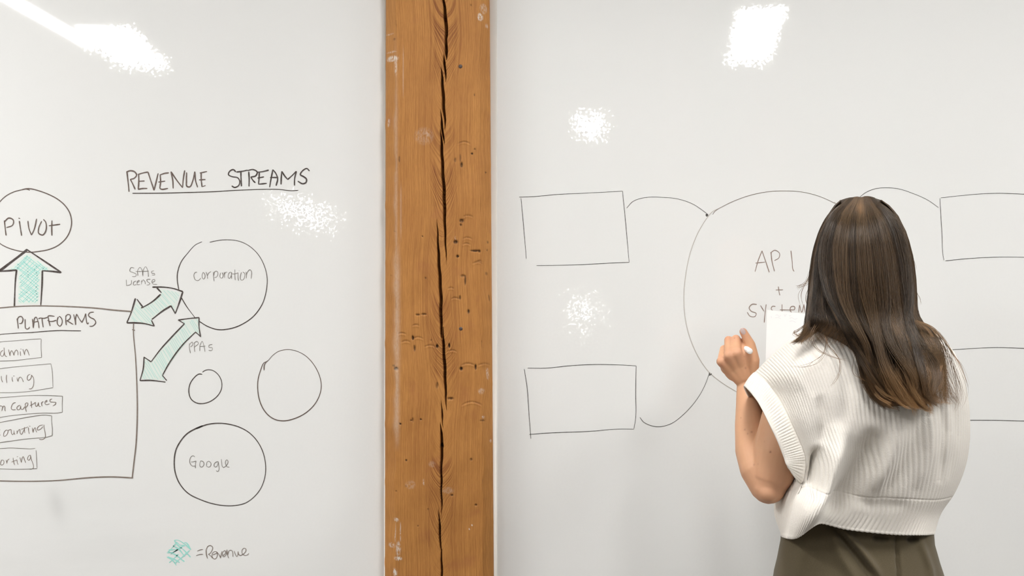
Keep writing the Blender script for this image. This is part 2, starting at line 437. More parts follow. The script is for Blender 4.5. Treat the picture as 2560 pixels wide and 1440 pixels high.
    for (u, v, a, b, st) in smears:
        q = ((U - u) / a) ** 2 + ((V - v) / b) ** 2
        if b > 60: worn = np.maximum(worn, np.exp(-((U - u) / a) ** 2) * np.clip(2.0 - 2.0 * np.abs(V - v) / b, 0, 1) * st * 2.0)
        else: paint = np.maximum(paint, np.clip(1.5 - q, 0, 1) * st)
    Vv = np.stack([X, Y, Z], -1).reshape(-1, 3)
    F = grid_faces(nr, nc)[:, ::-1]
    me = mesh_from('timber', Vv, F)
    set_attr(me, 'ring', ph); set_attr(me, 'stain', stain); set_attr(me, 'paint', paint); set_attr(me, 'worn', np.clip(worn, 0, 1))
    set_attr(me, 'dist', dx * 1000); set_attr(me, 'zone', zone); set_attr(me, 'lines', pv)
    # material
    m, nt, b = new_mat('old_fir_timber')
    geo = N(nt, 'ShaderNodeNewGeometry')
    at = lambda n: N(nt, 'ShaderNodeAttribute', attribute_name=n).outputs['Fac']
    mp = N(nt, 'ShaderNodeMapping'); mp.inputs['Scale'].default_value = (60, 60, 6)
    L(nt, geo.outputs['Position'], mp.inputs['Vector'])
    warp = N(nt, 'ShaderNodeTexNoise', i_Scale=1.0, i_Detail=3.0); L(nt, mp.outputs[0], warp.inputs['Vector'])
    sepz = N(nt, 'ShaderNodeSeparateXYZ'); L(nt, geo.outputs['Position'], sepz.inputs[0])
    wv = mnode(nt, 'MULTIPLY_ADD', warp.outputs['Fac'], 1.1, -0.5)
    def wave(sock, f, lo, hi):
        cx = N(nt, 'ShaderNodeCombineXYZ'); L(nt, mnode(nt, 'MULTIPLY', mnode(nt, 'ADD', sock, mnode(nt, 'MULTIPLY', wv, 0.5)), f), cx.inputs[0])
        L(nt, mnode(nt, 'MULTIPLY', sepz.outputs['Z'], 3.0), cx.inputs[1])
        nn_ = N(nt, 'ShaderNodeTexNoise', i_Scale=1.0, i_Detail=1.5, i_Roughness=0.4); L(nt, cx.outputs[0], nn_.inputs['Vector'])
        n = N(nt, 'ShaderNodeMapRange'); L(nt, nn_.outputs['Fac'], n.inputs['Value'])
        n.inputs['From Min'].default_value = lo; n.inputs['From Max'].default_value = hi
        return n.outputs[0]
    def mr(sock, a0, a1, b0, b1):
        n = N(nt, 'ShaderNodeMapRange'); L(nt, sock, n.inputs['Value'])
        n.inputs['From Min'].default_value = a0; n.inputs['From Max'].default_value = a1
        n.inputs['To Min'].default_value = b0; n.inputs['To Max'].default_value = b1
        return n.outputs[0]
    near = mr(at('dist'), 22, 40, 1.0, 0.0)
    chev = mnode(nt, 'MULTIPLY', mnode(nt, 'MULTIPLY', wave(at('ring'), 2.8, 0.42, 0.62), near), mnode(nt, 'MULTIPLY', at('zone'), 0.85))
    far = mnode(nt, 'MULTIPLY', mnode(nt, 'MULTIPLY', wave(at('lines'), 2.0, 0.40, 0.66), mr(at('dist'), 12, 34, 0.0, 1.0)), mr(at('dist'), 40, 150, 0.42, 0.20))
    ringf = mnode(nt, 'ADD', chev, far, clamp=True)
    ringv = ringf
    fib = N(nt, 'ShaderNodeTexNoise', i_Scale=1.0, i_Detail=5.0, i_Roughness=0.65)
    mp3 = N(nt, 'ShaderNodeMapping'); mp3.inputs['Scale'].default_value = (420, 420, 40)
    L(nt, geo.outputs['Position'], mp3.inputs['Vector']); L(nt, mp3.outputs[0], fib.inputs['Vector'])
    blo = N(nt, 'ShaderNodeTexNoise', i_Scale=1.0, i_Detail=4.0)
    mp4 = N(nt, 'ShaderNodeMapping'); mp4.inputs['Scale'].default_value = (16, 16, 5)
    L(nt, geo.outputs['Position'], mp4.inputs['Vector']); L(nt, mp4.outputs[0], blo.inputs['Vector'])
    def mix(fac, a, bcol):
        n = N(nt, 'ShaderNodeMix', data_type='RGBA')
        if isinstance(fac, float): n.inputs['Factor'].default_value = fac
        else: L(nt, fac, n.inputs['Factor'])
        for s, v in (('A', a), ('B', bcol)):
            if isinstance(v, tuple): n.inputs[s].default_value = v
            else: L(nt, v, n.inputs[s])
        return n.outputs['Result']
    c = mix(blo.outputs['Fac'], (0.36, 0.152, 0.038, 1), (0.53, 0.255, 0.070, 1))
    c = mix(ringf, c, (0.17, 0.052, 0.014, 1))
    ff = N(nt, 'ShaderNodeMapRange'); L(nt, fib.outputs['Fac'], ff.inputs['Value'])
    ff.inputs['From Min'].default_value = 0.40; ff.inputs['From Max'].default_value = 0.72
    ff.inputs['To Min'].default_value = 0.0; ff.inputs['To Max'].default_value = 0.40
    c = mix(ff.outputs[0], c, (0.22, 0.080, 0.022, 1))
    # reddish resin blotches
    red = N(nt, 'ShaderNodeTexNoise', i_Scale=14.0, i_Detail=3.0); L(nt, geo.outputs['Position'], red.inputs['Vector'])
    rr = N(nt, 'ShaderNodeMapRange'); L(nt, red.outputs['Fac'], rr.inputs['Value'])
    rr.inputs['From Min'].default_value = 0.60; rr.inputs['From Max'].default_value = 0.78; rr.inputs['To Max'].default_value = 0.35
    c = mix(rr.outputs[0], c, (0.27, 0.085, 0.04, 1))
    c = mix(mnode(nt, 'MULTIPLY', at('stain'), mnode(nt, 'MULTIPLY_ADD', fib.outputs['Fac'], 5.0, -1.5, clamp=True), clamp=True), c, (0.045, 0.025, 0.015, 1))
    pn = N(nt, 'ShaderNodeTexNoise', i_Scale=1.0, i_Detail=4.0, i_Roughness=0.7)
    mp5 = N(nt, 'ShaderNodeMapping'); mp5.inputs['Scale'].default_value = (300, 300, 120)
    L(nt, geo.outputs['Position'], mp5.inputs['Vector']); L(nt, mp5.outputs[0], pn.inputs['Vector'])
    pf = mnode(nt, 'MULTIPLY', at('paint'), mnode(nt, 'MULTIPLY_ADD', pn.outputs['Fac'], 7.0, -2.9, clamp=True), clamp=True)
    c = mix(mnode(nt, 'MULTIPLY', at('worn'), mnode(nt, 'MULTIPLY_ADD', pn.outputs['Fac'], 1.2, 0.0, clamp=True)), c, (0.60, 0.50, 0.41, 1))
    c = mix(pf, c, (0.66, 0.62, 0.56, 1))
    L(nt, c, b.inputs['Base Color'])
    b.inputs['Roughness'].default_value = 0.62
    b.inputs['Specular IOR Level'].default_value = 0.25
    bp = N(nt, 'ShaderNodeBump'); bp.inputs['Strength'].default_value = 0.35; bp.inputs['Distance'].default_value = 0.0008
    L(nt, mnode(nt, 'SUBTRACT', fib.outputs['Fac'], mnode(nt, 'MULTIPLY', ringv, 0.5)), bp.inputs['Height']); L(nt, bp.outputs[0], b.inputs['Normal'])
    post = tag(empty('timber_post', ((xl_w + xr_w) / 2, -0.03, 0)),
               'weathered orange-brown timber post with a long dark vertical crack between the two whiteboards', 'post')
    obj('timber', me, m, post, True)
    mn = plain('nail_iron', lin(70, 55, 50), 0.45)
    for (u, v) in ((1151, 166), (1152, 822)):
        bm = bmesh.new()
        bmesh.ops.create_uvsphere(bm, u_segments=16, v_segments=10, radius=0.0048)
        for vv in bm.verts:
            vv.co.y *= 0.35
        p = P(u, v, -pr)
        bmesh.ops.translate(bm, verts=bm.verts, vec=(p.x, -pr - 0.0002, p.z))
        mm = bpy.data.meshes.new('nail'); bm.to_mesh(mm); bm.free()
        obj('nail', mm, mn, post, True)
build_post()

# ---------------------------------------------------------------- marker drawings (flat ink on the boards)
def ink(name, c, rough=0.55):
    m, nt, b = new_mat(name)
    geo = N(nt, 'ShaderNodeNewGeometry')
    no = N(nt, 'ShaderNodeTexNoise', i_Scale=160.0, i_Detail=3.0); L(nt, geo.outputs['Position'], no.inputs['Vector'])
    mr = N(nt, 'ShaderNodeMapRange'); L(nt, no.outputs['Fac'], mr.inputs['Value'])
    mr.inputs['From Min'].default_value = 0.35; mr.inputs['From Max'].default_value = 0.75
    mr.inputs['To Min'].default_value = 0.0; mr.inputs['To Max'].default_value = 0.25
    mx = N(nt, 'ShaderNodeMix', data_type='RGBA'); L(nt, mr.outputs[0], mx.inputs['Factor'])
    mx.inputs['A'].default_value = c
    mx.inputs['B'].default_value = tuple(x + (0.7 - x) * 0.45 for x in c[:3]) + (1,)
    L(nt, mx.outputs['Result'], b.inputs['Base Color'])
    b.inputs['Roughness'].default_value = rough
    b.inputs['Specular IOR Level'].default_value = 0.3
    return m
I_DARK = ink('ink_dark_brown', lin(58, 47, 42))
I_BROWN = ink('ink_brown', lin(92, 76, 68))
I_MID = ink('ink_worn_brown', lin(118, 104, 94))
I_GREY = ink('ink_fine_grey', lin(118, 112, 106))
I_BLACK = ink('ink_black', lin(52, 48, 46))
I_FADED = ink('ink_faded', lin(176, 168, 158))
I_API = ink('ink_taupe', lin(138, 118, 108))
I_TEAL = ink('ink_teal', lin(150, 216, 206))
I_TEAL2 = ink('ink_pale_teal', lin(178, 216, 208))
I_WASH = ink('ink_teal_wash', lin(216, 226, 219))

def smooth_pts(pts, step=2.0):
    p = np.array(pts, float)
    if len(p) < 3:
        n = max(2, int(np.hypot(*(p[-1] - p[0])) / 6) + 1)
        t = np.linspace(0, 1, n)[:, None]
        return p[0] * (1 - t) + p[-1] * t
    closed = np.hypot(*(p[0] - p[-1])) < 1e-6
    q = np.vstack([p[-2] if closed else 2 * p[0] - p[1], p, p[1] if closed else 2 * p[-1] - p[-2]])
    out = []
    for i in range(1, len(q) - 2):
        p0, p1, p2, p3 = q[i - 1], q[i], q[i + 1], q[i + 2]
        # centripetal-ish: limit tangents so long spans stay calm
        l = np.hypot(*(p2 - p1)) + 1e-9
        l0 = np.hypot(*(p1 - p0)) + 1e-9; l2 = np.hypot(*(p3 - p2)) + 1e-9
        m1 = ((p1 - p0) / l0 + (p2 - p1) / l) * 0.5 * l
        m2 = ((p2 - p1) / l + (p3 - p2) / l2) * 0.5 * l
        n = max(2, int(l / step))
        for k in range(n):
            t = k / n
            out.append((2 * t ** 3 - 3 * t ** 2 + 1) * p1 + (t ** 3 - 2 * t ** 2 + t) * m1 + (-2 * t ** 3 + 3 * t ** 2) * p2 + (t ** 3 - t ** 2) * m2)
    out.append(p[-1])
    return np.array(out)

_lay = [0]
_rs = np.random.RandomState(11)
def draw(parent, name, strokes, frame, width, mat, label=None, taper=0.25, step=2.2, pres=0.14):
    """strokes: 'x,y x,y; x,y ...' in the frame (x0, y0, scale); makes ONE mesh of ink ribbons"""
    x0, y0, s = frame
    V, F = [], []
    lay = 0.0004 + 0.00004 * (_lay[0] % 9); _lay[0] += 1
    if name == 'hatching': lay = 0.00031
    items = strokes.split(';') if isinstance(strokes, str) else strokes
    k_ = 0
    for st in items:
        if isinstance(st, str):
            st = st.strip()
            if not st: continue
            pts = [tuple(map(float, a.split(','))) for a in st.split()]
            pts = [(x0 + a / s, y0 + b / s) for a, b in pts]
            c = smooth_pts(pts, step)
        else:
            c = np.array(st)
        k_ += 1
        d = np.gradient(c, axis=0); d /= (np.hypot(d[:, 0], d[:, 1])[:, None] + 1e-9)
        n = np.stack([-d[:, 1], d[:, 0]], 1)
        m = len(c)
        t = np.linspace(0, 1, m)
        ph = _rs.rand() * 6
        w_ = width * 0.82 * (1 + pres * np.sin(t * 5 + ph)) * 0.5
        endt = np.minimum(1, np.minimum(t, 1 - t) * m * step / (width * 2.0) + (1 - taper))
        w_ = w_ * endt
        yy = -lay - (0.00001 if name == 'hatching' else 0.00003) * (k_ % 5)
        e0, e1 = c[0] - d[0] * w_[0] * 0.7, c[-1] + d[-1] * w_[-1] * 0.7
        b0 = len(V)
        A, B = c + n * w_[:, None], c - n * w_[:, None]
        def pw(q): p = P(q[0], q[1], 0.0); return (p.x, yy, p.z)
        for i in range(m):
            V.append(pw(A[i])); V.append(pw(B[i]))
        for i in range(m - 1):
            F.append((b0 + 2 * i, b0 + 2 * i + 1, b0 + 2 * i + 3, b0 + 2 * i + 2))
        V.append(pw(e0)); F.append((b0 + 2 * m, b0 + 1, b0))
        V.append(pw(e1)); F.append((b0 + 2 * m + 1, b0 + 2 * m - 2, b0 + 2 * m - 1))
    me = mesh_from(name, V, F)
    o = obj(name, me, mat, None)
    o.parent = parent
    p = parent
    off = Vector((0, 0, 0))
    while p is not None:
        off += Vector(p.location); p = p.parent
    o.location = -off
    if label: o['label'] = label
    return o

def inside(poly, x, y):
    c = False; j = len(poly) - 1
    for i in range(len(poly)):
        xi, yi = poly[i]; xj, yj = poly[j]
        if (yi > y) != (yj > y) and x < (xj - xi) * (y - yi) / (yj - yi) + xi: c = not c
        j = i
    return c

def hatch(poly, ang, gap, rs, skip=0.1, wob=2.0, inset=0.04, curve=0.0):
    """parallel strokes clipped to a polygon (pixel units)"""
    P_ = np.array(poly); c = P_.mean(0)
    P_ = c + (P_ - c) * (1 - inset)
    d = np.array([math.cos(ang), math.sin(ang)]); n = np.array([-d[1], d[0]])
    R = np.hypot(*(P_ - c).T).max()
    out = []
    t = -R
    while t < R:
        t += gap * (0.6 + 0.8 * rs.rand())
        if rs.rand() < skip: continue
        run = []
        tilt = rs.randn() * 0.03
        dd = np.array([math.cos(ang + tilt), math.sin(ang + tilt)])
        for s in np.arange(-R, R, 2.0):
            q = c + n * (t + curve * (s / R) ** 2 * R) + dd * s
            if inside(P_, q[0], q[1]): run.append(q)
            else:
                if len(run) > 3: out.append(np.array(run))
                run = []
        if len(run) > 3: out.append(np.array(run))
    res = []
    for r in out:
        a = int(rs.rand() * 0.12 * len(r)); b = len(r) - int(rs.rand() * 0.12 * len(r))
        r = r[a:max(b, a + 3)]
        if len(r) < 3: continue
        res.append(r + np.sin(np.linspace(0, 3, len(r)))[:, None] * n * rs.randn() * wob * 0.4)
    return res

def fill(parent, name, poly, mat, label=None, inset=0.05):
    """pale ink film under the hatching"""
    P_ = np.array(poly); c = P_.mean(0); P_ = c + (P_ - c) * (1 - inset)
    me = mesh_from(name, [(P(a, b).x, -0.00022, P(a, b).z) for a, b in P_], [tuple(range(len(P_)))])
    o = obj(name, me, mat, None); o.parent = parent
    off = Vector((0, 0, 0)); p = parent
    while p is not None: off += Vector(p.location); p = p.parent
    o.location = -off
    if label: o['label'] = label
    return o

F1 = (0, 400, 3.6); F2 = (0, 760, 3.13); F3 = (300, 400, 4.923); F4 = (300, 580, 3.6); F5 = (400, 860, 3.2727)
FP = (0, 770, 9.6); FQ = (0, 900, 10.283); FU = (0, 1030, 8.0); FA = (300, 650, 5.76); FC = (470, 650, 14.222); FG = (460, 1120, 18.0)
FR = (380, 1280, 8.533)
def scale_poly(s, f): return [(f[0] + float(a.split(',')[0]) / f[2], f[1] + float(a.split(',')[1]) / f[2]) for a in s.split()]

# --- left board
draw(board_l, 'handwriting', "85,140 100,270 112,390;85,145 130,132 180,145 205,185 175,225 128,238;128,238 160,300 187,360;230,175 232,270 225,360;222,178 290,158 345,148;235,262 300,258;225,362 270,352 335,350;345,148 385,270 420,372;420,372 445,270 470,165;495,185 500,270 490,350;490,185 550,165 600,158;475,272 555,260;488,345 510,360 590,350;655,350 650,250 628,145;628,145 700,250 770,340;770,340 780,230 797,130;820,155 818,260 825,325 860,330 895,260 920,145;920,145 930,250 955,335;1000,155 1000,240 1010,330;985,160 1070,142;975,245 1050,240;1010,330 1052,315", F3, 4.0, I_BROWN, 'brown capitals REVENUE')
draw(board_l, 'handwriting', "1425,145 1395,118 1350,140 1335,180 1380,205 1450,220 1475,265 1460,315 1410,338 1378,320;1488,140 1490,230 1495,322;1435,148 1500,140 1570,125;1585,145 1590,230 1588,325;1570,130 1640,118 1690,150 1670,195 1610,210;1610,210 1640,255 1665,280;1715,150 1712,220 1705,295;1690,152 1760,142 1830,125;1695,222 1770,208;1705,298 1805,288;1842,335 1860,230 1882,120;1882,120 1915,160 1940,230 1922,315;1850,215 1945,215;1982,300 1985,220 1992,140;1992,140 2030,200 2065,240;2065,240 2120,190 2170,140;2170,140 2150,230 2148,312;2332,135 2300,105 2250,130 2220,180 2260,205 2295,235 2290,275 2250,292 2190,262", F3, 4.0, I_DARK, 'brown capitals STREAMS')
draw(board_l, 'underline', "155,410 500,408 900,398 1150,390 1450,372 1950,362 2120,378 2195,372", F3, 2.6, I_DARK, 'line under REVENUE STREAMS')
draw(board_l, 'handwriting', "40,545 48,620 55,678;42,555 80,522 120,540 115,585 60,608;175,550 185,620 195,680;169,523 180,527;252,550 262,620 285,675;285,675 310,620 330,530;375,552 350,610 350,660 385,675 412,640 412,560 392,535;468,545 466,620 468,680;442,592 540,578",
     F1, 3.6, I_BROWN, 'word PIVOT inside the oval')
draw(board_l, 'drawn_circle', "200,267 130,285 60,320 0,375 -50,450 -78,570 -50,690 0,750 40,775 100,800 190,822 270,830 350,822 440,805 520,770 590,710 630,640 645,560 630,480 590,415 530,360 450,315 360,280 270,258 235,259 195,268;195,268 240,262 268,272",
     F1, 3.0, I_BROWN, 'oval around PIVOT')
ar = draw(board_l, 'drawn_arrow', "-12,1000 120,900 243,803;4,1000 125,905 243,812;243,805 400,910 550,1010;550,1012 470,1002 382,996;382,996 380,1100 368,1305;-12,1002 80,996 150,990;150,990 140,1080 130,1320", F1, 4.4, I_DARK, 'upward block arrow under PIVOT', pres=0.2)
pu = scale_poly("243,825 490,990 380,990 350,1310 155,1310 160,985 60,985", F1)
r1 = np.random.RandomState(4)
fill(ar, 'tint', pu, I_WASH)
draw(ar, 'hatching', hatch(pu, math.radians(-45), 5.6, r1, inset=.10) + hatch(pu, math.radians(38), 6.0, r1, inset=.10), (0, 0, 1), 1.9, I_TEAL, 'crossed teal hatching')
draw(board_l, 'drawn_box', "-60,36 0,30 150,18 320,14 550,20 750,32 900,48 1030,58;1045,150 1045,230 1060,400 1072,650 1075,850 1065,1100 1050,1230 1035,1362;-60,1380 0,1383 250,1386 450,1380 700,1358 880,1352 1040,1360;1036,200 1056,206", F2, 3.5, I_MID, 'large box holding the PLATFORMS list')
draw(board_l, 'handwriting', "412,255 430,380 442,490;415,290 450,215 510,200 550,250 545,320 510,370 465,372;605,270 605,380 615,480 645,505 690,490 712,455;780,265 790,370 800,475;800,475 815,350 835,240 870,218 905,290 930,390 940,480;835,335 915,318;1010,250 1020,350 1040,460;930,258 960,240 1060,245 1140,222;1155,200 1175,310 1205,430;1145,205 1170,188 1310,198;1145,295 1200,320 1270,318 1350,290;1400,215 1375,290 1385,390 1440,435 1485,380 1490,280 1450,215 1420,200;1580,180 1580,300 1592,408;1575,215 1620,155 1680,165 1690,230 1640,290 1600,310;1600,300 1670,340 1755,392;1770,155 1800,280 1820,400;1820,400 1815,250 1840,145;1840,145 1900,250 1965,345;1965,345 2020,240 2058,135;2058,135 2070,260 2100,380 2130,355;2250,98 2160,110 2125,170 2170,225 2260,270 2300,340 2260,410 2200,438 2150,435",
     FP, 2.8, I_BROWN, 'heading PLATFORMS')
draw(board_l, 'underline', "-100,650 0,635 450,600 750,588 1150,555 1450,540 1700,545 1945,548", FP, 2.4, I_DARK, 'line under PLATFORMS')
draw(board_l, 'drawn_box', "-100,820 0,812 400,782 800,748 985,740;990,745 985,900 1000,1180;1000,1185 650,1225 350,1260 0,1272 -100,1272", FP, 1.5, I_GREY, 'thin box around dmin')
draw(board_l, 'handwriting', "70,1010 20,1060 15,1130 60,1160 95,1110 105,1050;98,950 105,1060 130,1150 170,1165;205,995 225,1070 240,1150;240,1150 255,1060 280,1020 310,1060 335,1140;335,1140 355,1050 400,1005 430,1060 428,1130;488,1040 490,1100 498,1150;495,985 512,983;550,990 570,1060 592,1125;592,1125 600,1040 640,990 670,1040 705,1140", FP, 1.7, I_MID, 'word ending dmin')
draw(board_l, 'drawn_box', "-100,235 0,222 300,185 700,148 1310,95;1310,95 1345,300 1362,695;1362,708 1000,770 700,812 400,832 0,838 -100,838", FQ, 1.4, I_GREY, 'thin box around lling')
draw(board_l, 'handwriting', "35,410 38,490 70,570;172,380 165,480 180,590;318,440 315,500 332,555;345,410 375,410;440,455 448,510 468,550;468,550 490,460 525,435 570,480 600,560;780,370 730,385 700,450 710,510 750,515 800,460 812,385;812,385 860,460 872,560 850,680 800,740 750,740", FQ, 1.8, I_MID, 'word ending lling')
draw(board_l, 'drawn_box', "-100,965 0,965 300,945 700,915 1000,908 1300,912 1610,930;1610,930 1600,1130 1602,1345;1602,1340 1480,1360 1100,1362 800,1380 500,1405 200,1440 0,1475 -100,1490", FQ, 1.5, I_GREY, 'thin box around Captures')
draw(board_l, 'handwriting', "-20,1180 20,1178 68,1190;72,1190 62,1250 50,1310", FQ, 1.9, I_MID, 'cut-off letter n')
draw(board_l, 'handwriting', "66,1240 100,1180 128,1200 130,1290 142,1310;405,1095 350,1105 300,1180 295,1250 330,1280 405,1275;520,1165 470,1180 435,1230 460,1280 510,1265 535,1180;535,1180 545,1260 580,1270 640,1200;650,1130 655,1220 680,1330;640,1140 680,1100 720,1110 700,1180 650,1230;805,1055 808,1150 820,1230;775,1175 850,1130 915,1085;915,1085 910,1150 930,1195 970,1160 990,1090;990,1090 1000,1170 1020,1200 1050,1190;1065,1090 1075,1150 1085,1185;1075,1120 1090,1075 1120,1070;1175,1080 1210,1060 1205,1035 1165,1060 1160,1120 1200,1145 1275,1125;1340,1000 1290,1020 1290,1070 1350,1080 1440,1085;1440,1085 1430,1130 1360,1180", FQ, 1.9, I_MID, 'word Captures')
draw(board_l, 'drawn_box', "-80,225 0,208 300,150 600,95 900,58 1035,75;1035,75 1035,200 1050,350 1045,470;1045,470 940,500 750,518 500,540 250,575 0,610 -80,625", FU, 1.7, I_GREY, 'thin box around ounting')
draw(board_l, 'handwriting', "5,350 -20,380 -10,440 10,465;85,400 120,365 160,370 150,430 110,480 80,485 75,430 95,385;160,370 220,350 230,420 250,455 280,420 280,370;280,370 285,420 300,452;338,375 346,430;338,435 360,380 395,345 405,420 430,450 460,400 490,340;490,300 490,360 500,420;430,345 560,298;570,310 575,380 585,435;585,282 610,285;645,315 655,370 662,410;662,410 680,340 705,310 720,370 735,405;860,260 800,270 750,320 750,360 800,350 860,290;880,255 885,330 905,420 905,510 850,550 785,545", FU, 1.9, I_MID, 'word ending counting')
draw(board_l, 'drawn_box', "-80,730 0,730 200,718 450,728 640,735 705,722;722,765 732,900 742,1120;740,1130 600,1138 350,1145 0,1135 -80,1135", FU, 1.6, I_GREY, 'thin box around orting')
draw(board_l, 'handwriting', "40,955 15,1000 15,1050 45,1060 80,1020 75,970 40,960;125,960 135,1000 140,1030;138,1010 155,960 188,938;265,915 270,980 295,1060;235,1000 340,955;340,955 345,1000 362,1050;340,895 360,890;400,910 415,960 430,1010;430,1010 440,930 465,890 490,950 515,1015;600,860 565,890 555,950 580,965 610,920 610,860;610,860 630,950 665,1050 672,1110 640,1140 570,1140", FU, 1.8, I_MID, 'word ending orting')

ar = draw(board_l, 'drawn_arrow', "470,390 620,390 760,408 905,455;905,455 860,600 797,770;797,770 735,660;735,660 620,730 460,855;455,870 492,950;490,950 350,915 230,905 100,905;100,900 160,760 222,555;245,565 335,685;305,690 340,675 480,590 585,495;597,470 518,385", FA, 4.2, I_DARK, 'upper two-headed arrow between the box and the corporation circle', pres=0.22)
pa = scale_poly("540,400 880,460 795,750 735,650 450,850 470,935 130,895 225,580 330,690 600,480", FA)
r1 = np.random.RandomState(6)
fill(ar, 'tint', pa, I_WASH, inset=0.03)
draw(ar, 'hatching', hatch(pa, math.radians(48), 6.2, r1, skip=0.05), (0, 0, 1), 1.7, I_TEAL2, 'slanting pale teal hatching')
draw(board_l, 'handwriting', "205,115 160,108 142,160 190,180 235,205 225,235 175,238;258,225 255,150 290,105 320,150 325,215;330,230 335,150 370,95 400,150 410,240;230,165 415,160;490,155 455,165 460,190 500,195 500,215 460,215", FA, 1.4, I_GREY, 'fine grey word SAAs')
draw(board_l, 'handwriting', "90,285 95,370;95,370 160,345 165,290;235,300 195,320 200,360 240,350;245,325 280,300 275,290 250,310 255,355 290,350;310,290 310,350;310,320 340,285 360,310 365,345;440,275 385,285 400,315 430,330 420,355 385,360;460,320 500,305 500,280 465,290 470,340 535,350", FA, 1.4, I_GREY, 'fine grey word License')
draw(board_l, 'handwriting', "1000,1200 1000,1260 1015,1340;1000,1215 1040,1180 1050,1220 1015,1250;1072,1190 1070,1250 1078,1320;1065,1195 1110,1170 1130,1200 1075,1250;1150,1310 1155,1220 1185,1170 1205,1220 1225,1320;1145,1245 1230,1238;1330,1215 1285,1225 1280,1255 1330,1265 1325,1300 1280,1300", FA, 1.5, I_GREY, 'fine grey word PPAs')
ar = draw(board_l, 'drawn_arrow', "525,792 620,778 712,770;712,770 712,850 725,940;728,942 680,900;680,900 560,1020 450,1170 385,1285;382,1290 420,1335;180,1337 280,1335 410,1350;180,1337 210,1230 217,1125;217,1125 280,1168;282,1165 370,1050 470,940 580,825;580,825 525,792", F4, 3.4, I_DARK, 'lower long two-headed arrow beside PPAs', pres=0.2)
pb = scale_poly("550,795 708,775 715,920 680,890 380,1280 400,1340 190,1330 220,1140 285,1172 375,1055 585,825", F4)
r1 = np.random.RandomState(7)
fill(ar, 'tint', pb, I_WASH, inset=0.02)
draw(ar, 'hatching', hatch(pb, math.radians(60), 5.6, r1, skip=0.05, inset=0.02), (0, 0, 1), 1.7, I_TEAL2, 'slanting pale teal hatching')
draw(board_l, 'drawn_circle', "738,88 680,115 610,190 550,270 518,370 517,440 530,520;552,590 600,670 675,770;715,805 790,850 880,878 980,872 1080,840 1200,760 1280,650 1315,540 1325,420 1305,320 1250,210 1170,130 1080,85 980,70 890,75 808,92", F4, 2.4, I_DARK, 'circle around corporation', pres=0.3)
draw(board_l, 'handwriting', "320,435 260,440 215,510 215,600 260,700 340,735 410,700 450,640;545,430 510,500 510,620 555,680 600,630 605,520 555,440;645,430 680,540 700,665;690,560 730,470 820,410;900,430 910,600 930,755;915,560 950,420 1020,395 1060,440 1055,540 1010,610 940,625;1160,455 1135,560 1150,620 1195,645 1240,610 1245,500 1215,450;1285,435 1295,540 1305,630;1298,520 1320,450 1390,430;1550,440 1480,440 1430,540 1440,640 1480,650 1530,570 1550,440;1550,440 1545,560 1555,670;1670,340 1668,500 1680,710;1585,492 1670,490 1780,455;1785,450 1780,600 1800,730;1815,378 1824,378;1900,440 1865,560 1870,680 1920,720 1980,680 2020,580 2010,460 1950,430;2060,420 2078,530 2072,650;2078,530 2120,420 2200,345 2250,390 2265,480 2245,660", FC, 1.7, I_GREY, 'fine grey word corporation')
draw(board_l, 'drawn_circle', "345,248 320,245 280,275 245,330 237,395 255,450 300,482 350,487 410,470 470,425 502,370 505,310 480,255 440,220 395,210 365,218 348,230", F5, 2.7, I_DARK, 'smallest empty circle')
draw(board_l, 'drawn_circle', "880,140 850,155 825,210 803,290 800,370 815,460 845,530 890,585 950,620 1020,628 1100,610 1190,565 1260,500 1305,420 1320,340 1305,260 1260,170 1190,95 1110,55 1040,45 970,60 920,95 880,140;880,135 855,170 852,215", F5, 2.4, I_BROWN, 'medium empty circle nearest the post', pres=0.35)
draw(board_l, 'drawn_circle', "300,692 380,660 470,648 560,655 650,680 730,725 800,800 845,890 865,1000 858,1090 825,1180 770,1250 700,1300 620,1320 550,1323 440,1308 330,1272 230,1220 160,1140 125,1050 117,960 130,870 165,800 220,735 300,688 350,668", F5, 3.1, I_DARK, 'large circle low on the board', pres=0.25)
draw(board_l, 'handwriting', "485,400 440,350 370,350 300,420 260,540 265,660 320,760 400,815 500,800;320,622 420,615 545,580;545,580 515,720 515,900;750,570 720,680 715,800 780,855 860,820 905,720 890,640 830,590 750,575;1110,585 1040,630 1015,720 1030,820 1100,855 1180,830 1220,730 1190,640 1115,590;1545,610 1460,620 1370,700 1350,780 1400,850 1470,830 1520,740 1545,620;1545,610 1560,760 1580,900 1550,1030 1500,1055 1450,1010;1680,495 1700,650 1730,830 1780,870 1870,820 1950,720 1985,600 1940,530 1880,570 1865,680 1900,790 1950,845 2050,850", FG, 1.6, I_GREY, 'fine grey word inside the large low circle')
draw(board_l, 'handwriting', "965,835 1030,805 1085,798;945,928 1010,905 1090,900", FR, 1.8, I_MID, 'equals sign beside the teal patch')
draw(board_l, 'handwriting', "1160,800 1165,900 1185,990;1185,990 1158,900 1160,800 1195,730 1250,712 1295,750 1280,820 1240,880 1205,900;1205,900 1260,940 1290,980;1300,910 1370,880 1390,855 1340,840 1290,880 1285,950 1330,1000 1370,985 1395,920 1390,860;1395,860 1440,920 1465,980;1465,980 1480,900 1495,835;1520,930 1570,870 1560,820 1515,850 1505,920 1530,955 1580,910 1600,800;1600,805 1610,900 1635,980;1615,920 1650,820 1700,815 1725,870 1728,950;1755,830 1780,900 1810,950 1830,920 1838,840;1838,840 1850,900 1880,925 1940,900 2000,840 2000,780 1960,770 1920,820 1930,890 1990,925 2040,910 2065,880", FR, 1.8, I_MID, 'word Revenue')
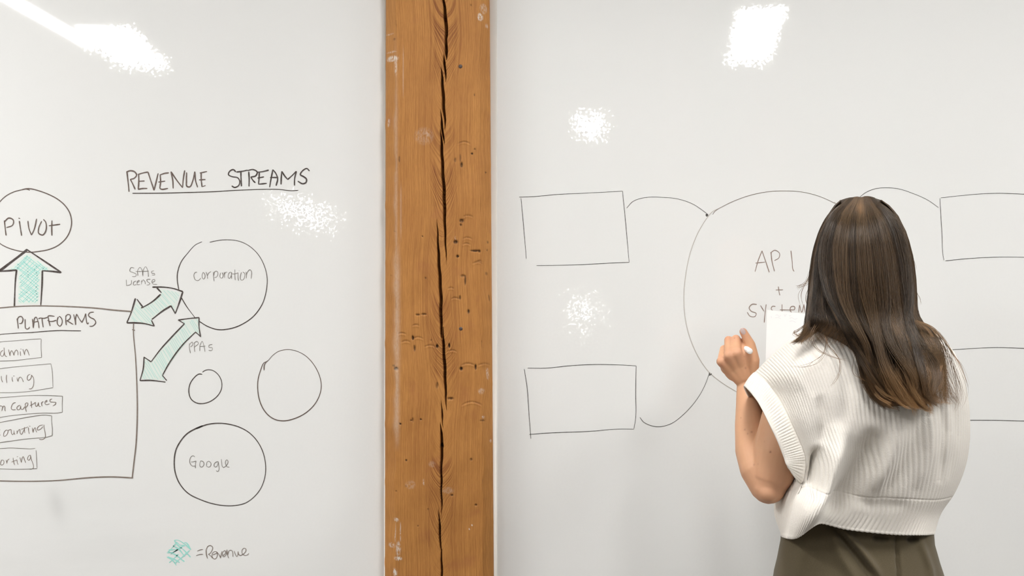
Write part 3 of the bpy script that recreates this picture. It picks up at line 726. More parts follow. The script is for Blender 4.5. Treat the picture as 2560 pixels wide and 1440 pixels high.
draw(board_l, 'scribble', "480,600 560,600 690,680 830,800;690,650 730,655 830,800;480,610 560,720 660,790 820,960;450,720 570,790 700,950;340,840 500,920 690,1055;320,870 450,880 600,980;320,960 430,1020 520,1140;340,950 480,1010 590,1075;350,850 450,740 500,680;330,870 470,850 620,750 680,720;370,1080 500,960 560,900;480,1085 600,1000 800,820;360,810 480,800 640,760;500,1100 560,1020;400,900 520,820 620,760;540,690 700,830 760,900;520,640 600,700 700,720", FR, 3.0, I_TEAL, 'crossed teal scribble patch', pres=0.35)

# --- right board
R4 = (1280, 440, 2.1179); R5 = (1700, 450, 3.6); R6 = (2100, 440, 2.183)
draw(board_r, 'drawn_box', "38,112 100,110 250,97 400,90 585,80;585,80 600,230 620,457;620,457 500,462 350,470 130,474;48,118 60,250 76,438", R4, 1.44, I_BLACK, 'open-cornered box high beside the post')
draw(board_r, 'connector', "607,170 640,135 700,115 780,112 880,122 960,150 1030,197", R4, 1.36, I_BLACK, 'curve from the high box to the circle')
draw(board_r, 'dot', "1027,203 1034,203 1036,209 1030,212 1027,206", R4, 3.68, I_BLACK)
draw(board_r, 'drawn_box', "83,1017 180,1017 300,1005 420,998 550,999 657,1005;657,1005 655,1150 655,1280 645,1338;645,1340 550,1340 420,1351 200,1360 92,1368;65,1022 80,1120 90,1260 100,1390", R4, 1.52, I_BLACK, 'box low beside the post')
draw(board_r, 'connector', "677,1278 700,1305 770,1327 840,1312 910,1260 980,1180 1020,1110 1043,1050", R4, 1.36, I_BLACK, 'curve from the low box to the circle')
draw(board_r, 'dot', "1043,1043 1057,1048;1044,1045 1046,1056;1046,1054 1056,1049", R4, 2.88, I_BLACK)
draw(board_r, 'drawn_circle', "1095,172 1060,190 1030,225 980,310 940,420 915,560 910,660 920,770 950,880 1000,980 1050,1045 1120,1100 1186,1140 1313,1207 1461,1228 1652,1186 1821,1038 1927,805 1948,593 1906,381 1821,233 1705,138", R4, 1.76, I_FADED, 'large faded circle behind the woman')
draw(board_r, 'drawn_arc', "295,312 310,285 400,230 520,175 660,130 800,104 940,98 1080,105 1200,130 1300,165 1390,208", R5, 1.36, I_MID, 'thin top arc of the large circle')
draw(board_r, 'handwriting', "675,825 705,720 738,637;738,637 770,730 803,830;680,748 765,738;818,650 830,740 850,820;815,655 855,632 895,660 890,700 850,725;850,820 825,720 820,650;998,637 1010,740 1018,810 1027,822", R5, 2.40, I_API, 'taupe letters API')
draw(board_r, 'handwriting', "885,960 890,1000 898,1037;862,990 925,988", R5, 2.40, I_API, 'taupe plus sign')
draw(board_r, 'handwriting', "690,1120 650,1118 622,1150 640,1180 685,1200 675,1228 630,1225 605,1190;725,1130 755,1180;775,1120 765,1200 758,1282;858,1138 830,1137 820,1160 840,1180 855,1200 825,1215;918,1120 918,1170 920,1215;900,1168 1010,1170;990,1168 1030,1165 1030,1140 1000,1140 990,1170 1010,1200;1068,1190 1075,1125;1075,1125 1095,1190 1115,1120;1115,1120 1125,1190", R5, 2.40, I_API, 'taupe word system partly hidden by the sheet')
draw(board_r, 'connector', "108,115 140,90 190,70 250,64 320,70 400,96 480,132 537,172", R6, 1.28, I_BLACK, 'curve above the woman to the right box')
draw(board_r, 'drawn_box', "550,119 650,108 760,98 870,94 1004,99 1100,102 1220,106;1220,106 1226,250 1232,446;545,122 552,250 557,330 560,420 567,460;575,463 680,452 830,443 1004,443 1232,446", R6, 1.44, I_BLACK, 'upper box at the right edge')
draw(board_r, 'drawn_box', "500,952 614,948 720,941 850,936 1004,940 1220,946;500,1330 704,1332 860,1333 1004,1337 1220,1338;500,952 498,1330;1220,946 1220,1338", R6, 1.52, I_BLACK, 'lower box at the right edge behind her shoulder')

# ---------------------------------------------------------------- the woman
person = tag(empty('person', (0.66, -0.53, 0.0)),
             'woman seen from behind, long wavy brown hair, cream knit top, olive trousers, left hand raised', 'person')

def skin_mat():
    m, nt, b = new_mat('skin')
    geo = N(nt, 'ShaderNodeNewGeometry')
    no = N(nt, 'ShaderNodeTexNoise', i_Scale=22.0, i_Detail=4.0); L(nt, geo.outputs['Position'], no.inputs['Vector'])
    mx = N(nt, 'ShaderNodeMix', data_type='RGBA')
    mx.inputs['A'].default_value = (0.58, 0.32, 0.185, 1); mx.inputs['B'].default_value = (0.66, 0.38, 0.23, 1)
    L(nt, no.outputs['Fac'], mx.inputs['Factor'])
    at = N(nt, 'ShaderNodeAttribute', attribute_name='freckle')
    m2 = N(nt, 'ShaderNodeMix', data_type='RGBA'); m2.inputs['B'].default_value = (0.22, 0.09, 0.05, 1)
    L(nt, at.outputs['Fac'], m2.inputs['Factor']); L(nt, mx.outputs['Result'], m2.inputs['A'])
    at2 = N(nt, 'ShaderNodeAttribute', attribute_name='flush')
    m3 = N(nt, 'ShaderNodeMix', data_type='RGBA'); m3.inputs['B'].default_value = (0.56, 0.25, 0.18, 1)
    L(nt, at2.outputs['Fac'], m3.inputs['Factor']); L(nt, m2.outputs['Result'], m3.inputs['A'])
    L(nt, m3.outputs['Result'], b.inputs['Base Color'])
    b.inputs['Roughness'].default_value = 0.5
    b.inputs['Specular IOR Level'].default_value = 0.35
    b.inputs['Subsurface Weight'].default_value = 0.12
    b.inputs['Subsurface Radius'].default_value = (0.012, 0.005, 0.003)
    b.inputs['Subsurface Scale'].default_value = 1.0
    fine = N(nt, 'ShaderNodeTexNoise', i_Scale=500.0, i_Detail=2.0); L(nt, geo.outputs['Position'], fine.inputs['Vector'])
    bp = N(nt, 'ShaderNodeBump'); bp.inputs['Strength'].default_value = 0.15; bp.inputs['Distance'].default_value = 0.0004
    L(nt, fine.outputs['Fac'], bp.inputs['Height']); L(nt, bp.outputs[0], b.inputs['Normal'])
    return m
M_SKIN = skin_mat()

class Blob:
    """collects closed tapered limbs and ellipsoids; a voxel remesh then grows them into one continuous surface"""
    def __init__(s): s.V, s.F = [], []
    def _add(s, V, F):
        o = len(s.V); s.V += [tuple(v) for v in V]; s.F += [tuple(i + o for i in f) for f in F]
    def capsule(s, a, b, ra, rb, n=20, flat=1.0, up=None):
        a, b = Vector(a), Vector(b)
        ax = b - a; ln = ax.length; ax.normalize()
        t = Vector(up) if up else (Vector((0, 1, 0)) if abs(ax.y) < 0.9 else Vector((1, 0, 0)))
        x = ax.cross(t).normalized(); y = x.cross(ax).normalized()     # y follows 'up'
        rings = []
        for k in range(5):
            th = math.pi / 2 * (1 - k / 5)
            rings.append((a - ax * ra * math.sin(th), ra * math.cos(th)))
        rings.append((a, ra)); rings.append((a.lerp(b, 0.5), (ra + rb) / 2)); rings.append((b, rb))
        for k in range(1, 6):
            th = math.pi / 2 * k / 5
            rings.append((b + ax * rb * math.sin(th), rb * math.cos(th)))
        V, F = [], []
        for c, r in rings:
            r = max(r, 1e-5)
            for j in range(n):
                q = 2 * math.pi * j / n
                V.append(c + x * math.cos(q) * r + y * math.sin(q) * r * flat)
        for i in range(len(rings) - 1):
            for j in range(n):
                F.append((i * n + j, i * n + (j + 1) % n, (i + 1) * n + (j + 1) % n, (i + 1) * n + j))
        F.append(tuple(range(n))[::-1]); F.append(tuple(range((len(rings) - 1) * n, len(rings) * n)))
        s._add(V, F)
    def chain(s, pts, rs, **k):
        for i in range(len(pts) - 1): s.capsule(pts[i], pts[i + 1], rs[i], rs[i + 1], **k)
    def ell(s, c, r, rot=None):
        bm = bmesh.new(); bmesh.ops.create_uvsphere(bm, u_segments=28, v_segments=18, radius=1.0)
        R = rot or Matrix.Identity(3)
        for v in bm.verts: v.co = Vector(c) + R @ Vector((v.co.x * r[0], v.co.y * r[1], v.co.z * r[2]))
        s._add([v.co.copy() for v in bm.verts], [[v.index for v in f.verts] for f in bm.faces]); bm.free()
    def remesh(s, name, voxel, smooth=4, fac=0.5):
        me = bpy.data.meshes.new(name + '_src'); me.from_pydata(s.V, [], s.F); me.update()
        o = bpy.data.objects.new(name + '_src', me); COL.objects.link(o)
        r = o.modifiers.new('r', 'REMESH'); r.mode = 'VOXEL'; r.voxel_size = voxel; r.adaptivity = 0
        sm = o.modifiers.new('s', 'SMOOTH'); sm.factor = fac; sm.iterations = smooth
        dg = bpy.context.evaluated_depsgraph_get(); dg.update()
        out = bpy.data.meshes.new_from_object(o.evaluated_get(dg))
        bpy.data.objects.remove(o); bpy.data.meshes.remove(me)
        out.name = name
        return out

def loft(rings, cap=True):
    """rings: list of equal-length point lists"""
    n = len(rings[0]); V = [p for r in rings for p in r]
    F = [(i * n + j, i * n + (j + 1) % n, (i + 1) * n + (j + 1) % n, (i + 1) * n + j) for i in range(len(rings) - 1) for j in range(n)]
    if cap: F.append(tuple(range(n))[::-1]); F.append(tuple(range((len(rings) - 1) * n, len(rings) * n)))
    return V, F

def oval(cx, cy, z, rx, ryb, ryf, n=40, e=2.3):
    """horizontal ring; ryb towards the camera, ryf towards the wall"""
    out = []
    for j in range(n):
        q = 2 * math.pi * j / n
        c, s_ = math.cos(q), math.sin(q)
        x = math.copysign(abs(c) ** (2 / e), c) * rx
        y = math.copysign(abs(s_) ** (2 / e), s_)
        out.append(Vector((cx + x, cy + y * (ryf if y > 0 else ryb), z)))
    return out

CX = P(2150, 0, -0.53).x
def build_body():
    B = Blob()
    zpx = lambda v: P(0, v, -0.53).z
    # torso (under the clothes)
    rings = []
    for v, cx, rx, rb, rf in ((838, 2165, .050, .05, .05), (862, 2165, .110, .07, .06), (900, 2165, .150, .085, .075), (960, 2165, .160, .10, .095), (1050, 2160, .150, .10, .105),
                              (1150, 2150, .138, .095, .10), (1240, 2143, .122, .075, .085), (1330, 2142, .122, .062, .080)):
        rings.append(oval(P(cx, 0, -.53).x, -0.53, zpx(v), rx, rb, rf))
    hx = P(2142, 0, -.53).x
    for z, rx, rb, rf in ((0.96, .132, .075, .080), (0.90, .148, .088, .085), (0.84, .148, .095, .085), (0.78, .13, .08, .075)):
        rings.append(oval(hx, -0.53, z, rx, rb, rf))
    B._add(*loft(rings[::-1]))
    for s in (-1, 1):
        B.chain([(hx + s * .078, -.53, .84), (hx + s * .082, -.525, .47), (hx + s * .084, -.545, .30), (hx + s * .085, -.54, .085)], [.078, .052, .050, .034], n=24)
        B.chain([(hx + s * .085, -.545, .06), (hx + s * .09, -.46, .035), (hx + s * .092, -.40, .025)], [.032, .030, .022])
    # neck and head, tipped a little towards the sheet
    B.capsule(P(2160, 850, -.53), P(2153, 745, -.525), .056, .052)
    hc = P(2149, 620, -.528)
    tilt = Matrix.Rotation(math.radians(-12), 3, 'X') @ Matrix.Rotation(math.radians(10), 3, 'Z')
    T = lambda x, y, z: hc + tilt @ Vector((x, y, z))
    B.ell(hc, (.073, .086, .085), tilt)
    B.ell(T(0, .045, -.055), (.062, .062, .088), tilt)
    B.ell(T(0, .075, -.118), (.030, .028, .024), tilt)            # chin
    B.capsule(T(-.045, .02, -.10), T(0, .07, -.125), .022, .018); B.capsule(T(.045, .02, -.10), T(0, .07, -.125), .022, .018)
    B.ell(T(0, .082, .002), (.020, .013, .014), tilt)
    B.chain([T(0, .098, -.012), T(0, .109, -.048), T(0, .107, -.055)], [.0065, .0095, .0095])   # nose
    for s in (-1, 1):
        B.ell(T(s * .009, .104, -.056), (.007, .008, .006), tilt)
        B.ell(T(s * .034, .080, -.050), (.024, .022, .024), tilt)                               # cheeks
        B.capsule(T(s * .014, .083, .004), T(s * .042, .070, .005), .0085, .0070)                 # brows
        B.ell(T(s * .030, .088, -.0125), (.0135, .0085, .0040), tilt); B.ell(T(s * .030, .086, -.0285), (.0125, .0075, .0035), tilt)                            # lids
        B.ell(T(s * .076, -.004, -.030), (.007, .017, .030), Matrix.Rotation(s * -.25, 3, 'Z'))   # ears
    B.capsule(T(-.019, .098, -.083), T(.019, .098, -.083), .0052, .0052); B.capsule(T(-.018, .097, -.0915), T(.018, .097, -.0915), .0058, .0058)
    # shoulders
    B.capsule(P(2140, 885, -.53), P(2030, 905, -.53), .060, .056); B.capsule(P(2180, 890, -.53), P(2308, 925, -.53), .056, .050)
    # left arm: hangs down, folded up at the elbow, fist near the wall
    B.chain([P(2018, 912, -.53), P(1968, 1050, -.535), P(1944, 1125, -.540), P(1932, 1180, -.540), P(1921, 1216, -.540)], [.056, .050, .0465, .042, .034], n=28)
    B.ell(P(1920, 1226, -.550), (.024, .026, .023)); B.ell(P(1908, 1195, -.532), (.030, .032, .034))
    B.chain([P(1916, 1212, -.535), P(1899, 1172, -.520), P(1888, 1125, -.492), P(1878, 1060, -.458), P(1869, 1000, -.430), P(1867, 962, -.410)], [.034, .0385, .0395, .033, .0235, .0205], n=28)
    # left hand, a fist with the back towards us
    w = P(1867, 962, -.410)
    K = {'index': P(1861, 887, -.428), 'middle': P(1842, 883, -.440), 'ring': P(1822, 889, -.438), 'little': P(1803, 904, -.428)}
    for n_, r in (('index', .0112), ('middle', .0116), ('ring', .0108), ('little', .0102)):
        a = w.lerp(K[n_], 0.25)
        B.chain([a, w.lerp(K[n_], 0.62) + Vector((0, .003, 0)), K[n_]], [.0150, .0120, r], n=16)
    B.ell(P(1844, 922, -.416), (.030, .010, .028)); B.ell(P(1868, 925, -.412), (.022, .014, .030)); B.ell(P(1824, 915, -.418), (.020, .011, .020))
    fing = {'index': [K['index'], P(1857, 856, -.408), P(1862, 868, -.378), P(1870, 884, -.388)],
            'middle': [K['middle'], P(1840, 847, -.410), P(1842, 862, -.372), P(1848, 888, -.382)],
            'ring': [K['ring'], P(1821, 850, -.408), P(1826, 866, -.372), P(1832, 890, -.384)],
            'little': [K['little'], P(1809, 872, -.400), P(1814, 884, -.373), P(1820, 902, -.384)]}
    rad = {'index': (.0100, .0090, .0082, .0074), 'middle': (.0100, .0090, .0082, .0074), 'ring': (.0096, .0088, .0080, .0072), 'little': (.0088, .0080, .0072, .0064)}
    for k, p in fing.items(): B.chain(p, rad[k], n=16)
    B.chain([P(1878, 935, -.414), P(1884, 900, -.424), P(1876, 862, -.424), P(1858, 829, -.424)], [.0150, .0125, .0105, .0080], n=18)
    B.ell(P(1872, 905, -.412), (.015, .011, .020))
    # right arm, inside the top, hand holding the sheet in front
    B.chain([P(2308, 930, -.53), P(2330, 1035, -.50), P(2332, 1125, -.470)], [.050, .042, .034], n=24)
    B.chain([P(2332, 1125, -.470), P(2262, 1078, -.40), P(2160, 1000, -.352), P(2125, 978, -.345)], [.034, .034, .023, .0205], n=24)
    w2 = P(2125, 978, -.345)
    pl = P(2106, 950, -.338)
    B.capsule(w2, pl, .019, .020, flat=0.8); B.ell(pl, (.032, .014, .036))
    pg = lambda v, o: -.284 - .067 * (v - 780) / 235 + o
    for i, (u0, v0, u1, v1, u2, v2) in enumerate(((2078, 925, 2058, 905, 2040, 900), (2070, 938, 2046, 922, 2026, 920), (2066, 953, 2042, 941, 2022, 941), (2066, 968, 2046, 960, 2030, 962))):
        B.chain([P(u0 + 14, v0, pg(v0, .006)), P(u1, v1, pg(v1, .0135)), P(u2, v2, pg(v2, .0095))], [.0098, .0088, .0075], n=14)
    B.chain([P(2104, 938, -.345), P(2084, 912, pg(912, -.022)), P(2062, 900, pg(900, -.0105))], [.0135, .0108, .0085], n=16)
    me = B.remesh('body', 0.0022, 3, 0.4)
    o = obj('body', me, M_SKIN, person, True)
    co = np.empty(len(me.vertices) * 3, np.float32); me.vertices.foreach_get('co', co); co = co.reshape(-1, 3)
    fr = np.zeros(len(co)); fl = np.zeros(len(co))
    rs = np.random.RandomState(2)
    moles = [(1926, 1130, .0016, 1), (1879, 1080, .0014, .8), (1869, 1084, .0011, .7), (1862, 1074, .0014, .6), (1885, 1162, .0014, .6), (1864, 920, .0018, .5), (1861, 892, .001, .3), (1852, 1045, .001, .6), (1836, 845, .0012, .5), (1911, 1104, .0009, .4), (1895, 1160, .0009, .4)]
    d = (co[:, 1] - CAM_Y) / FPX; u = 1280 + co[:, 0] / d; v = 720 - (co[:, 2] - CAM_Z) / d
    for (mu, mv, r, s) in moles:
        q = np.hypot((u - mu), (v - mv)) * d
        fr = np.maximum(fr, np.where(co[:, 1] < -.40, np.exp(-(q / r) ** 2 * 0.8) * s, 0))
    for k in ('index', 'middle', 'ring', 'little'):
        q = np.linalg.norm(co - np.array(K[k]), axis=1); fl = np.maximum(fl, np.exp(-(q / .012) ** 2) * .45)
    for p in (P(1842, 850, -.41), P(1822, 850, -.41), P(1858, 829, -.424)):
        q = np.linalg.norm(co - np.array(p), axis=1); fl = np.maximum(fl, np.exp(-(q / .014) ** 2) * .40)
    q = np.linalg.norm(co - np.array(P(1915, 1225, -.56)), axis=1); fl = np.maximum(fl, np.exp(-(q / .055) ** 2) * .15)
    set_attr(me, 'freckle', fr); set_attr(me, 'flush', fl)
    # thumb nail
    nm = plain('nail_polish', lin(196, 176, 172), 0.2)
    bm = bmesh.new(); bmesh.ops.create_uvsphere(bm, u_segments=20, v_segments=12, radius=1.0)
    R = Matrix.Rotation(math.radians(-28), 3, 'Y')
    c = P(1857.5, 828, -.4318)
    for vv in bm.verts: vv.co = c + R @ Vector((vv.co.x * .0052, vv.co.y * .0014 + 0.10 * (vv.co.x * .0052) ** 2 / .005, vv.co.z * .0078))
    mm = bpy.data.meshes.new('thumbnail'); bm.to_mesh(mm); bm.free()
    obj('thumbnail', mm, nm, person, True)['label'] = 'pale grey-pink thumbnail'
    em = plain('eye_white', (0.8, 0.78, 0.75, 1), 0.15); ei = plain('iris', (0.05, 0.03, 0.02, 1), 0.1)
    for s in (-1, 1):
        bm = bmesh.new(); bmesh.ops.create_uvsphere(bm, u_segments=20, v_segments=14, radius=.0115)
        c = T(s * .030, .0815, -.020)
        bmesh.ops.translate(bm, verts=bm.verts, vec=c)
        mm = bpy.data.meshes.new('eye'); bm.to_mesh(mm); bm.free()
        e = obj('eye', mm, em, person, True)
        bm = bmesh.new(); bmesh.ops.create_uvsphere(bm, u_segments=16, v_segments=10, radius=.0055)
        for vv in bm.verts: vv.co = c + tilt @ Vector((vv.co.x, .0085 + vv.co.y * .6, vv.co.z))
        mm = bpy.data.meshes.new('iris'); bm.to_mesh(mm); bm.free()
        i_ = bpy.data.objects.new('iris', mm); COL.objects.link(i_); mm.materials.append(ei); i_.parent = e
    return o
build_body()

# ------------------------------------------------ knitted top
def cr1(ctrl, n):
    """Catmull-Rom resample of control rows along axis 0 to n samples"""
    c = np.asarray(ctrl, float); m = len(c)
    q = np.concatenate([2 * c[:1] - c[1:2], c, 2 * c[-1:] - c[-2:-1]])
    t = np.linspace(0, m - 1, n); i = np.minimum(t.astype(int), m - 2); f = (t - i)
    f = f.reshape((-1,) + (1,) * (c.ndim - 1))
    p0, p1, p2, p3 = q[i], q[i + 1], q[i + 2], q[i + 3]
    return 0.5 * (2 * p1 + (p2 - p0) * f + (2 * p0 - 5 * p1 + 4 * p2 - p3) * f ** 2 + (3 * p1 - p0 - 3 * p2 + p3) * f ** 3)

def patch(net, nr, nc):
    net = np.array(net, float)
    a = cr1(net, nr)
    return np.swapaxes(cr1(np.swapaxes(a, 0, 1), nc), 0, 1)

def normals(G):
    du = np.gradient(G, axis=1); dv = np.gradient(G, axis=0)
    n = np.cross(du, dv); return n / (np.linalg.norm(n, axis=-1, keepdims=True) + 1e-12)

def ridge(U, V, line, wd, amp):
    a = np.array([[float(q) for q in p.split(',')] for p in line.split()])
    best = np.full(U.shape, 1e9)
    for i in range(len(a) - 1):
        p, q = a[i], a[i + 1]; d = q - p; l2 = d @ d
        t = np.clip(((U - p[0]) * d[0] + (V - p[1]) * d[1]) / l2, 0, 1)
        best = np.minimum(best, np.hypot(U - p[0] - t * d[0], V - p[1] - t * d[1]))
    # fade in and out along the fold
    s = np.clip(1.6 * (1 - np.hypot(U - a[:, 0].mean(), V - a[:, 1].mean()) / (np.hypot(*(a[0] - a[-1])) * 0.62 + wd)), 0, 1)
    return amp * np.exp(-(best / wd) ** 2) * (s * s * (3 - 2 * s))

BACK = [[(1887,932,-.52),(1935,885,-.55),(1985,845,-.57),(2060,803,-.575),(2230,800,-.575),(2335,828,-.56),(2385,880,-.54)],
        [(1914,953,-.56),(1975,930,-.625),(2030,900,-.648),(2110,880,-.657),(2230,880,-.657),(2350,890,-.625),(2408,935,-.55)],
        [(1943,990,-.585),(2000,985,-.645),(2060,975,-.672),(2140,970,-.680),(2250,970,-.675),(2365,975,-.635),(2420,1000,-.55)],
        [(1972,1045,-.615),(2020,1045,-.660),(2080,1045,-.678),(2150,1045,-.684),(2260,1045,-.68),(2370,1045,-.635),(2424,1050,-.55)],
        [(1998,1100,-.628),(2035,1100,-.662),(2090,1105,-.675),(2160,1110,-.68),(2265,1110,-.675),(2370,1110,-.632),(2423,1105,-.55)],
        [(2014,1150,-.632),(2045,1155,-.662),(2095,1165,-.678),(2165,1170,-.672),(2265,1170,-.665),(2362,1170,-.622),(2413,1165,-.55)],
        [(2002,1208,-.612),(2036,1212,-.658),(2085,1222,-.676),(2155,1232,-.655),(2260,1235,-.652),(2345,1238,-.61),(2387,1230,-.55)],
        [(1985,1256,-.632),(2012,1268,-.674),(2062,1276,-.668),(2145,1284,-.642),(2250,1288,-.640),(2322,1290,-.605),(2352,1283,-.545)],
        [(1968,1347,-.630),(1990,1343,-.655),(2030,1306,-.664),(2118,1324,-.638),(2228,1336,-.635),(2303,1338,-.618),(2335,1336,-.56)]]
FRONT = [[list(p) for p in BACK[0]],
         [(1895,950,-.47),(1950,925,-.45),(2010,900,-.43),(2090,890,-.42),(2220,890,-.42),(2320,900,-.44),(2408,935,-.55)],
         [(1905,985,-.43),(1965,985,-.41),(2040,975,-.395),(2110,975,-.385),(2220,975,-.385),(2340,975,-.415),(2420,1000,-.55)],
         [(1925,1040,-.41),(1985,1045,-.39),(2050,1045,-.38),(2130,1045,-.375),(2230,1045,-.375),(2350,1045,-.41),(2424,1050,-.55)],
         [(1950,1100,-.42),(1995,1100,-.40),(2060,1105,-.385),(2140,1110,-.38),(2240,1110,-.385),(2350,1110,-.42),(2423,1105,-.55)],
         [(1975,1150,-.46),(1985,1160,-.43),(2050,1165,-.40),(2140,1170,-.39),(2240,1170,-.395),(2340,1170,-.43),(2413,1165,-.55)],
         [(2002,1208,-.612),(1946,1228,-.47),(2005,1225,-.42),(2110,1228,-.40),(2220,1235,-.405),(2320,1238,-.44),(2387,1230,-.55)],
         [(1985,1256,-.632),(1938,1284,-.48),(2000,1280,-.43),(2100,1285,-.405),(2210,1290,-.41),(2300,1290,-.44),(2352,1283,-.545)],
         [(1968,1347,-.630),(1958,1340,-.50),(2010,1335,-.44),(2100,1335,-.41),(2210,1335,-.41),(2290,1337,-.44),(2335,1336,-.56)]]

def knit_mat():
    m, nt, b = new_mat('cream_knit')
    geo = N(nt, 'ShaderNodeNewGeometry')
    no = N(nt, 'ShaderNodeTexNoise', i_Scale=420.0, i_Detail=3.0); L(nt, geo.outputs['Position'], no.inputs['Vector'])
    at = N(nt, 'ShaderNodeAttribute', attribute_name='course')
    at2 = N(nt, 'ShaderNodeAttribute', attribute_name='rib')
    st = mnode(nt, 'SINE', mnode(nt, 'MULTIPLY', at.outputs['Fac'], 6.2832))
    mx = N(nt, 'ShaderNodeMix', data_type='RGBA')
    mx.inputs['A'].default_value = (0.70, 0.665, 0.61, 1); mx.inputs['B'].default_value = (0.775, 0.745, 0.70, 1)
    L(nt, no.outputs['Fac'], mx.inputs['Factor'])
    m2 = N(nt, 'ShaderNodeMix', data_type='RGBA'); m2.inputs['B'].default_value = (0.70, 0.64, 0.55, 1)
    L(nt, mx.outputs['Result'], m2.inputs['A']); L(nt, mnode(nt, 'MULTIPLY', at2.outputs['Fac'], 0.22), m2.inputs['Factor'])
    L(nt, m2.outputs['Result'], b.inputs['Base Color'])
    b.inputs['Roughness'].default_value = 0.95
    b.inputs['Specular IOR Level'].default_value = 0.1
    b.inputs['Sheen Weight'].default_value = 0.25
    b.inputs['Sheen Roughness'].default_value = 0.5
    bp = N(nt, 'ShaderNodeBump'); bp.inputs['Strength'].default_value = 0.5; bp.inputs['Distance'].default_value = 0.0012
    L(nt, mnode(nt, 'ADD', mnode(nt, 'MULTIPLY', st, 0.10), no.outputs['Fac']), bp.inputs['Height']); L(nt, bp.outputs[0], b.inputs['Normal'])
    return m
M_KNIT = knit_mat()

NR, NC = 300, 430
def panel(net, folds, outward, amp=0.0011):
    G = patch(net, NR, NC)                       # (u, v, y)
    U, V = G[..., 0], G[..., 1]
    t = np.linspace(0, 8, NR)[:, None] * np.ones((1, NC)); s = np.linspace(0, 1, NC)[None, :] * np.ones((NR, 1))
    D = np.zeros_like(U)
    for ln, wd, am in folds: D += ridge(U, V, ln, wd, am)
    edge = np.clip(np.minimum(s, 1 - s) / 0.05, 0, 1); edge = edge ** 0.6
    W = Pn(G)
    W[..., 1] += outward * D * edge
    n = normals(W)
    sg = np.sign((n[..., 1] * outward).mean()); n = n * sg
    nrib = 54
    rib = 0.5 + 0.5 * np.cos(2 * np.pi * s * nrib)
    hem = 1 / (1 + np.exp(-(t - 6.25) * 30))
    a = amp * (1 + 0.7 * hem)
    fade = np.clip(np.minimum(s, 1 - s) / 0.01, 0, 1) * np.clip(t / 0.1, 0, 1)
    seam = np.exp(-((t - 6.2) / 0.035) ** 2) * 0.0013 + np.exp(-((t - 7.93) / 0.05) ** 2) * -0.0008
    W = W + n * ((rib - 0.5) * a * fade - seam * fade)[..., None]
    return W, 1 - rib, t

def folds_back():
    return [("2100,1080 2078,1150 2055,1215 2030,1270 2000,1325", 26, .034),
            ("2190,1095 2160,1160 2125,1215 2085,1265", 28, -.036),
            ("2046,1130 2040,1180 2030,1228", 15, -.045),
            ("2050,1000 2062,1060 2060,1120", 16, -.007),
            ("2305,1040 2285,1110 2250,1180 2205,1245", 20, -.011),
            ("2345,970 2362,1080 2350,1200", 11, -.008), ("2385,1000 2392,1090 2372,1190", 9, -.006),
            ("2245,1080 2222,1150 2190,1215", 20, .010), ("2330,1050 2325,1130 2295,1210", 14, .007),
            ("1990,940 2030,1000 2050,1060", 12, .003), ("2110,1230 2180,1262 2260,1262", 16, -.005), ("2100,900 2120,960 2118,1040", 18, -.004)]

